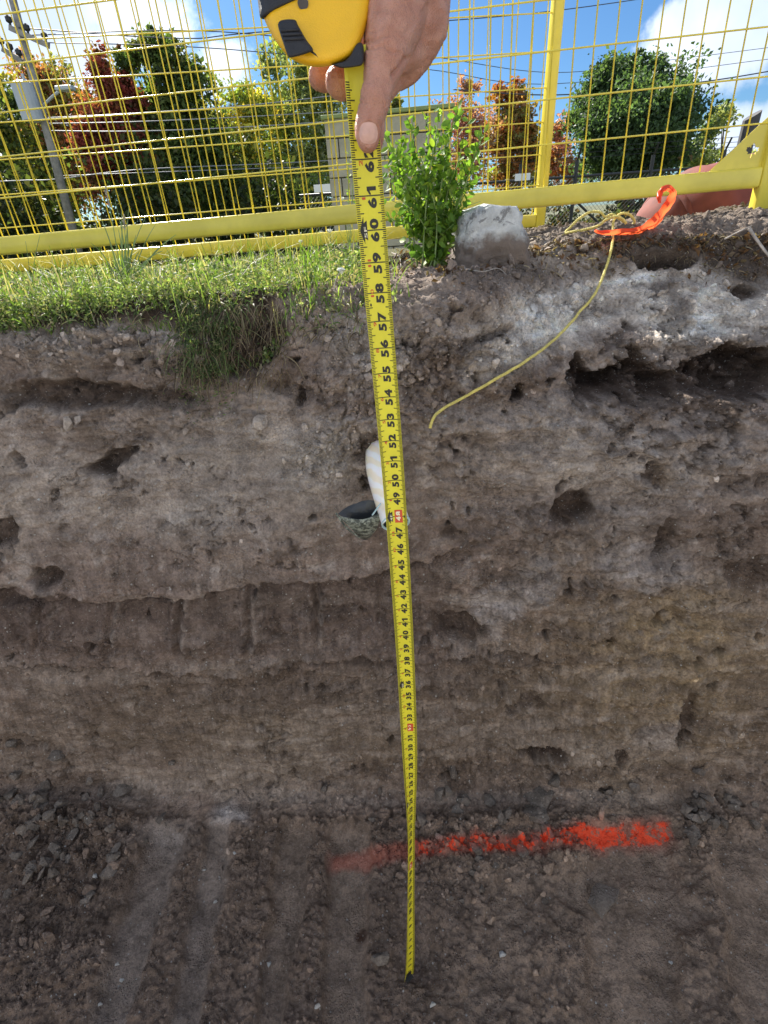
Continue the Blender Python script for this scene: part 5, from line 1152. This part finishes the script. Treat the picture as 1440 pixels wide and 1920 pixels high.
lock = slab([(521, 46), (528, 38), (552, 37), (559, 48), (574, 74), (587, 93), (578, 99), (550, 107), (540, 104), (530, 76), (524, 58)], .3915, .010, 'lock_slider', M['rubber'], tp, bev=.003)
for k, (a, b_) in enumerate((((527, 58), (562, 56)), ((530, 66), (566, 64)), ((533, 74), (570, 72)))): MB().tube([cp(*a, .3862), cp(*b_, .3862)], .0011, 6).build('grip_rib', M['rubber'], lock, sm=True)
MB().tube([cp(581, 96, .3935), cp(597, 108, .3945)], .0012, 6).build('slider_slot', M['rubber'], tp)
MB().tube([cp(568, 5, .3935), cp(568, 5, .3905)], .0042, 20).build('screw', M['hook'], tp, sm=False)
slab([(622, 121), (640, 118), (656, 104), (668, 82), (680, 84), (680, 118), (664, 125), (640, 127)], .401, .012, 'blade_mouth', M['rubber'], tp, bev=.003)

# ------------------------------------------------------------------ the hand
m_, t_ = newmat('skin'); g_ = t_.new('ShaderNodeNewGeometry').outputs['Position']
c_ = t_.mix(t_.ramp(t_.noise(g_, 55, 4, .6), .3, .7), (.44, .20, .13), (.58, .30, .21)); c_ = t_.mix(t_.math('MULTIPLY', t_.ramp(t_.noise(g_, 260, 3, .6), .5, .7), .3), c_, (.50, .21, .15))
t_.link(c_, t_.p.inputs['Base Color']); t_.p.inputs['Roughness'].default_value = .48; t_.p.inputs['Subsurface Weight'].default_value = .35; t_.p.inputs['Subsurface Radius'].default_value = (.010, .004, .002); t_.p.inputs['Subsurface Scale'].default_value = .6
vo = t_.new('ShaderNodeTexVoronoi'); vo.inputs['Scale'].default_value = 900; t_.link(g_, vo.inputs['Vector'])
hh_ = t_.math('ADD', t_.math('MULTIPLY', vo.outputs['Distance'], .5), t_.noise(g_, 240, 5, .65)); t_.link(t_.bump(hh_, .8, .0013), t_.p.inputs['Normal']); M['skin'] = m_
M['nail'] = plain('fingernail', (.66, .39, .31), .32, var=.08, scale=120, coat=.2)
def chain_hulls(bm, pts):
    for (a, ra), (b, rb) in zip(pts[:-1], pts[1:]):
        vs = []
        for c_, r_ in ((a, ra), (b, rb)):
            for i in range(7):
                th_ = math.pi * i / 6
                for k in range(12 if 0 < i < 6 else 1):
                    ph = 2 * math.pi * k / 12; vs.append(bm.verts.new(tuple(np.array(c_) + r_ * np.array([math.sin(th_) * math.cos(ph), math.sin(th_) * math.sin(ph), math.cos(th_)]))))
        g = bmesh.ops.convex_hull(bm, input=vs); dead = [v for v in vs if v.is_valid and not v.link_faces]; bmesh.ops.delete(bm, geom=dead, context='VERTS')
bm = bmesh.new()
px_m = lambda r_, zc: r_ / F * zc
def PT(x, y, zc, rpx):
    zc = zc - .00010 * min(330, max(0, 290 - y)); return (cp(x, y, zc), px_m(rpx, zc))
# thumb, pressing down on the blade
chain_hulls(bm, [PT(690, 266, .4185, 20), PT(690, 254, .418, 24), PT(692, 232, .417, 27), PT(697, 210, .4165, 26), PT(702, 188, .4155, 29), PT(708, 163, .418, 28), PT(715, 135, .421, 34), PT(722, 105, .425, 42), PT(730, 70, .431, 50), PT(742, 20, .440, 60), PT(755, -50, .452, 64)])
# heel and back of the hand
chain_hulls(bm, [PT(755, -50, .455, 64), PT(775, 0, .458, 56), PT(790, 30, .462, 50)]); chain_hulls(bm, [PT(735, 30, .45, 50), PT(795, 30, .462, 48)]); chain_hulls(bm, [PT(742, 60, .448, 46), PT(790, 55, .462, 46)])
chain_hulls(bm, [PT(800, -60, .470, 46), PT(799, 0, .466, 46), PT(799, 45, .464, 44)]); chain_hulls(bm, [PT(720, -40, .455, 44), PT(800, -60, .470, 46)])
# index finger: knuckle at the right, bent behind the blade
chain_hulls(bm, [PT(800, 42, .464, 44), PT(782, 85, .466, 41), PT(758, 118, .464, 37), PT(733, 140, .460, 30), PT(716, 172, .453, 24), PT(703, 215, .448, 20), PT(702, 262, .446, 18.5), PT(701, 276, .446, 15)])
chain_hulls(bm, [PT(735, 100, .44, 36), PT(770, 90, .46, 38)])
# middle and ring finger wrapped round behind the case, tips showing below it
chain_hulls(bm, [PT(800, 10, .474, 42), PT(775, 70, .486, 36), PT(735, 112, .487, 33), PT(695, 135, .480, 30), PT(665, 148, .470, 29), PT(642, 155, .462, 28), PT(634, 155, .460, 26)])
chain_hulls(bm, [PT(800, -40, .480, 42), PT(775, 20, .50, 36), PT(725, 75, .508, 31), PT(675, 112, .510, 27), PT(630, 134, .503, 26), PT(607, 143, .499, 25), PT(600, 144, .497, 23)])
chain_hulls(bm, [PT(795, -80, .485, 40), PT(770, -30, .51, 33), PT(700, 20, .522, 28), PT(640, 65, .515, 24), PT(600, 92, .505, 22), PT(590, 92, .500, 19)])
# wrist and forearm rising out of view
W1 = cp(775, -150, .44); W2 = cp(810, -260, .43)
chain_hulls(bm, [PT(768, -50, .46, 66), (W1, .034), (W2, .029)])
A1 = W2 + np.array([.03, -.02, .05]); A2 = np.array([.27, .30, 1.93]); A3 = np.array([.42, .02, 1.86])
chain_hulls(bm, [(W2, .029), (A1, .031), (A2, .040), (A3, .046)])
me = bpy.data.meshes.new('raw'); bm.to_mesh(me); bm.free(); tmp = link(bpy.data.objects.new('raw', me))
rm = tmp.modifiers.new('r', 'REMESH'); rm.mode = 'VOXEL'; rm.voxel_size = .0013; rm.adaptivity = 0
sm_ = tmp.modifiers.new('s', 'SMOOTH'); sm_.factor = .6; sm_.iterations = 9
dg = bpy.context.evaluated_depsgraph_get(); dg.update(); hm_ = bpy.data.meshes.new_from_object(tmp.evaluated_get(dg)); bpy.data.objects.remove(tmp); hm_.name = 'hand'
co = np.empty(len(hm_.vertices) * 3, np.float32); hm_.vertices.foreach_get('co', co); co = co.reshape(-1, 3).astype(float); nr = np.array([v.normal[:] for v in hm_.vertices])
hxp, hyp = proj(co); zc_ = (co - CAM) @ R[:, 2]; dd = np.zeros(len(co)); front = (nr @ R[:, 2]) < .1
def crease(x0, y0, x1, y1, w_, dep, zmax=.45):
    L2 = (x1 - x0) ** 2 + (y1 - y0) ** 2; t = np.clip(((hxp - x0) * (x1 - x0) + (hyp - y0) * (y1 - y0)) / L2, 0, 1); d = np.hypot(hxp - (x0 + t * (x1 - x0)), hyp - (y0 + t * (y1 - y0)) - 3 * np.sin(t * math.pi))
    return -1.6 * dep * np.exp(-(d / w_) ** 2) * front * (zc_ < zmax)
for q in ((676, 184, 712, 186, 1.8, .0007), (674, 191, 716, 194, 2.0, .0009), (678, 199, 714, 201, 1.6, .0005), (680, 178, 708, 178, 1.5, .0004), (675, 92, 720, 84, 2.5, .0009), (678, 78, 730, 64, 2.5, .0008), (690, 60, 720, 50, 2, .0005), (722, 88, 748, 100, 3, .001), (738, 140, 760, 112, 4, .0022), (752, 118, 768, 108, 3, .0015), (700, 20, 760, 6, 3, .0005), (760, 60, 800, 10, 4, .0006), (728, 60, 736, 130, 4, .0006)): dd += crease(*q)
dd += .0008 * fbm(co, 50, 3) + .00030 * fbm(co * np.array([1, 1, 2.2]), 190, 3) + .00016 * fbm(co, 520, 2)
# nail bed
nx_, ny_ = 691, 250; e = np.hypot((hxp - nx_) / 19, (hyp - ny_) / 23); dd += (-.0010 * (1 - sstep(e, .8, 1.15)) + .0005 * np.exp(-((e - 1.12) / .12) ** 2) * (hyp < 262)) * front * (zc_ < .415)
co = co + nr * dd[:, None]; hm_.vertices.foreach_set('co', co.astype(np.float32).ravel()); hm_.update(); smooth(hm_)
pn = empty('person', cp(760, -40, .46), label='bare hand holding the tape case with the thumb pressed on the blade', cat='person')
hand = obj('hand', hm_, M['skin'], pn)
hand.data.materials.clear(); hand.data.materials.append(M['skin'])
dg.update(); HB = BVHTree.FromPolygons([tuple(v) for v in co.tolist()], [tuple(p.vertices) for p in hm_.polygons])
V = []; nn_ = 13
for i in range(nn_):
    for k in range(16):
        r_ = i / (nn_ - 1); a = 2 * math.pi * k / 16; ex = .75; ux = math.copysign(abs(math.cos(a)) ** ex, math.cos(a)); uy = math.copysign(abs(math.sin(a)) ** ex, math.sin(a))
        x, y = 691 + 17.5 * r_ * ux, 250 + (21.5 if uy < 0 else 20) * r_ * uy; d = Vector(ray(x, y)).normalized(); p, n, _i, _t = HB.ray_cast(Vector(CAM), d)
        p = np.array(p) if p is not None else cp(x, y, .41); V.append(p - np.array(d) * (.0010 - .0008 * sstep(r_, .7, 1.0)) )
V = np.array(V); F_ = [(i * 16 + k, i * 16 + (k + 1) % 16, (i + 1) * 16 + (k + 1) % 16, (i + 1) * 16 + k) for i in range(nn_ - 1) for k in range(16)]
no = obj('fingernail', mesh_np('fingernail', V, F_, sm=True), M['nail'], hand)
M['sleeve'] = plain('dark_blue_sleeve', (.05, .06, .09), .9, var=.2, scale=50, bump=.003, bscale=90)
s0 = A2 * .75 + A3 * .25; MB().tube(spline([s0, A3, A3 + [.05, -.18, -.06]], 5), [.050, .054, .056, .056, .057, .058, .060, .062, .064, .066, .068], 20).build('sleeve', M['sleeve'], pn, sm=True)
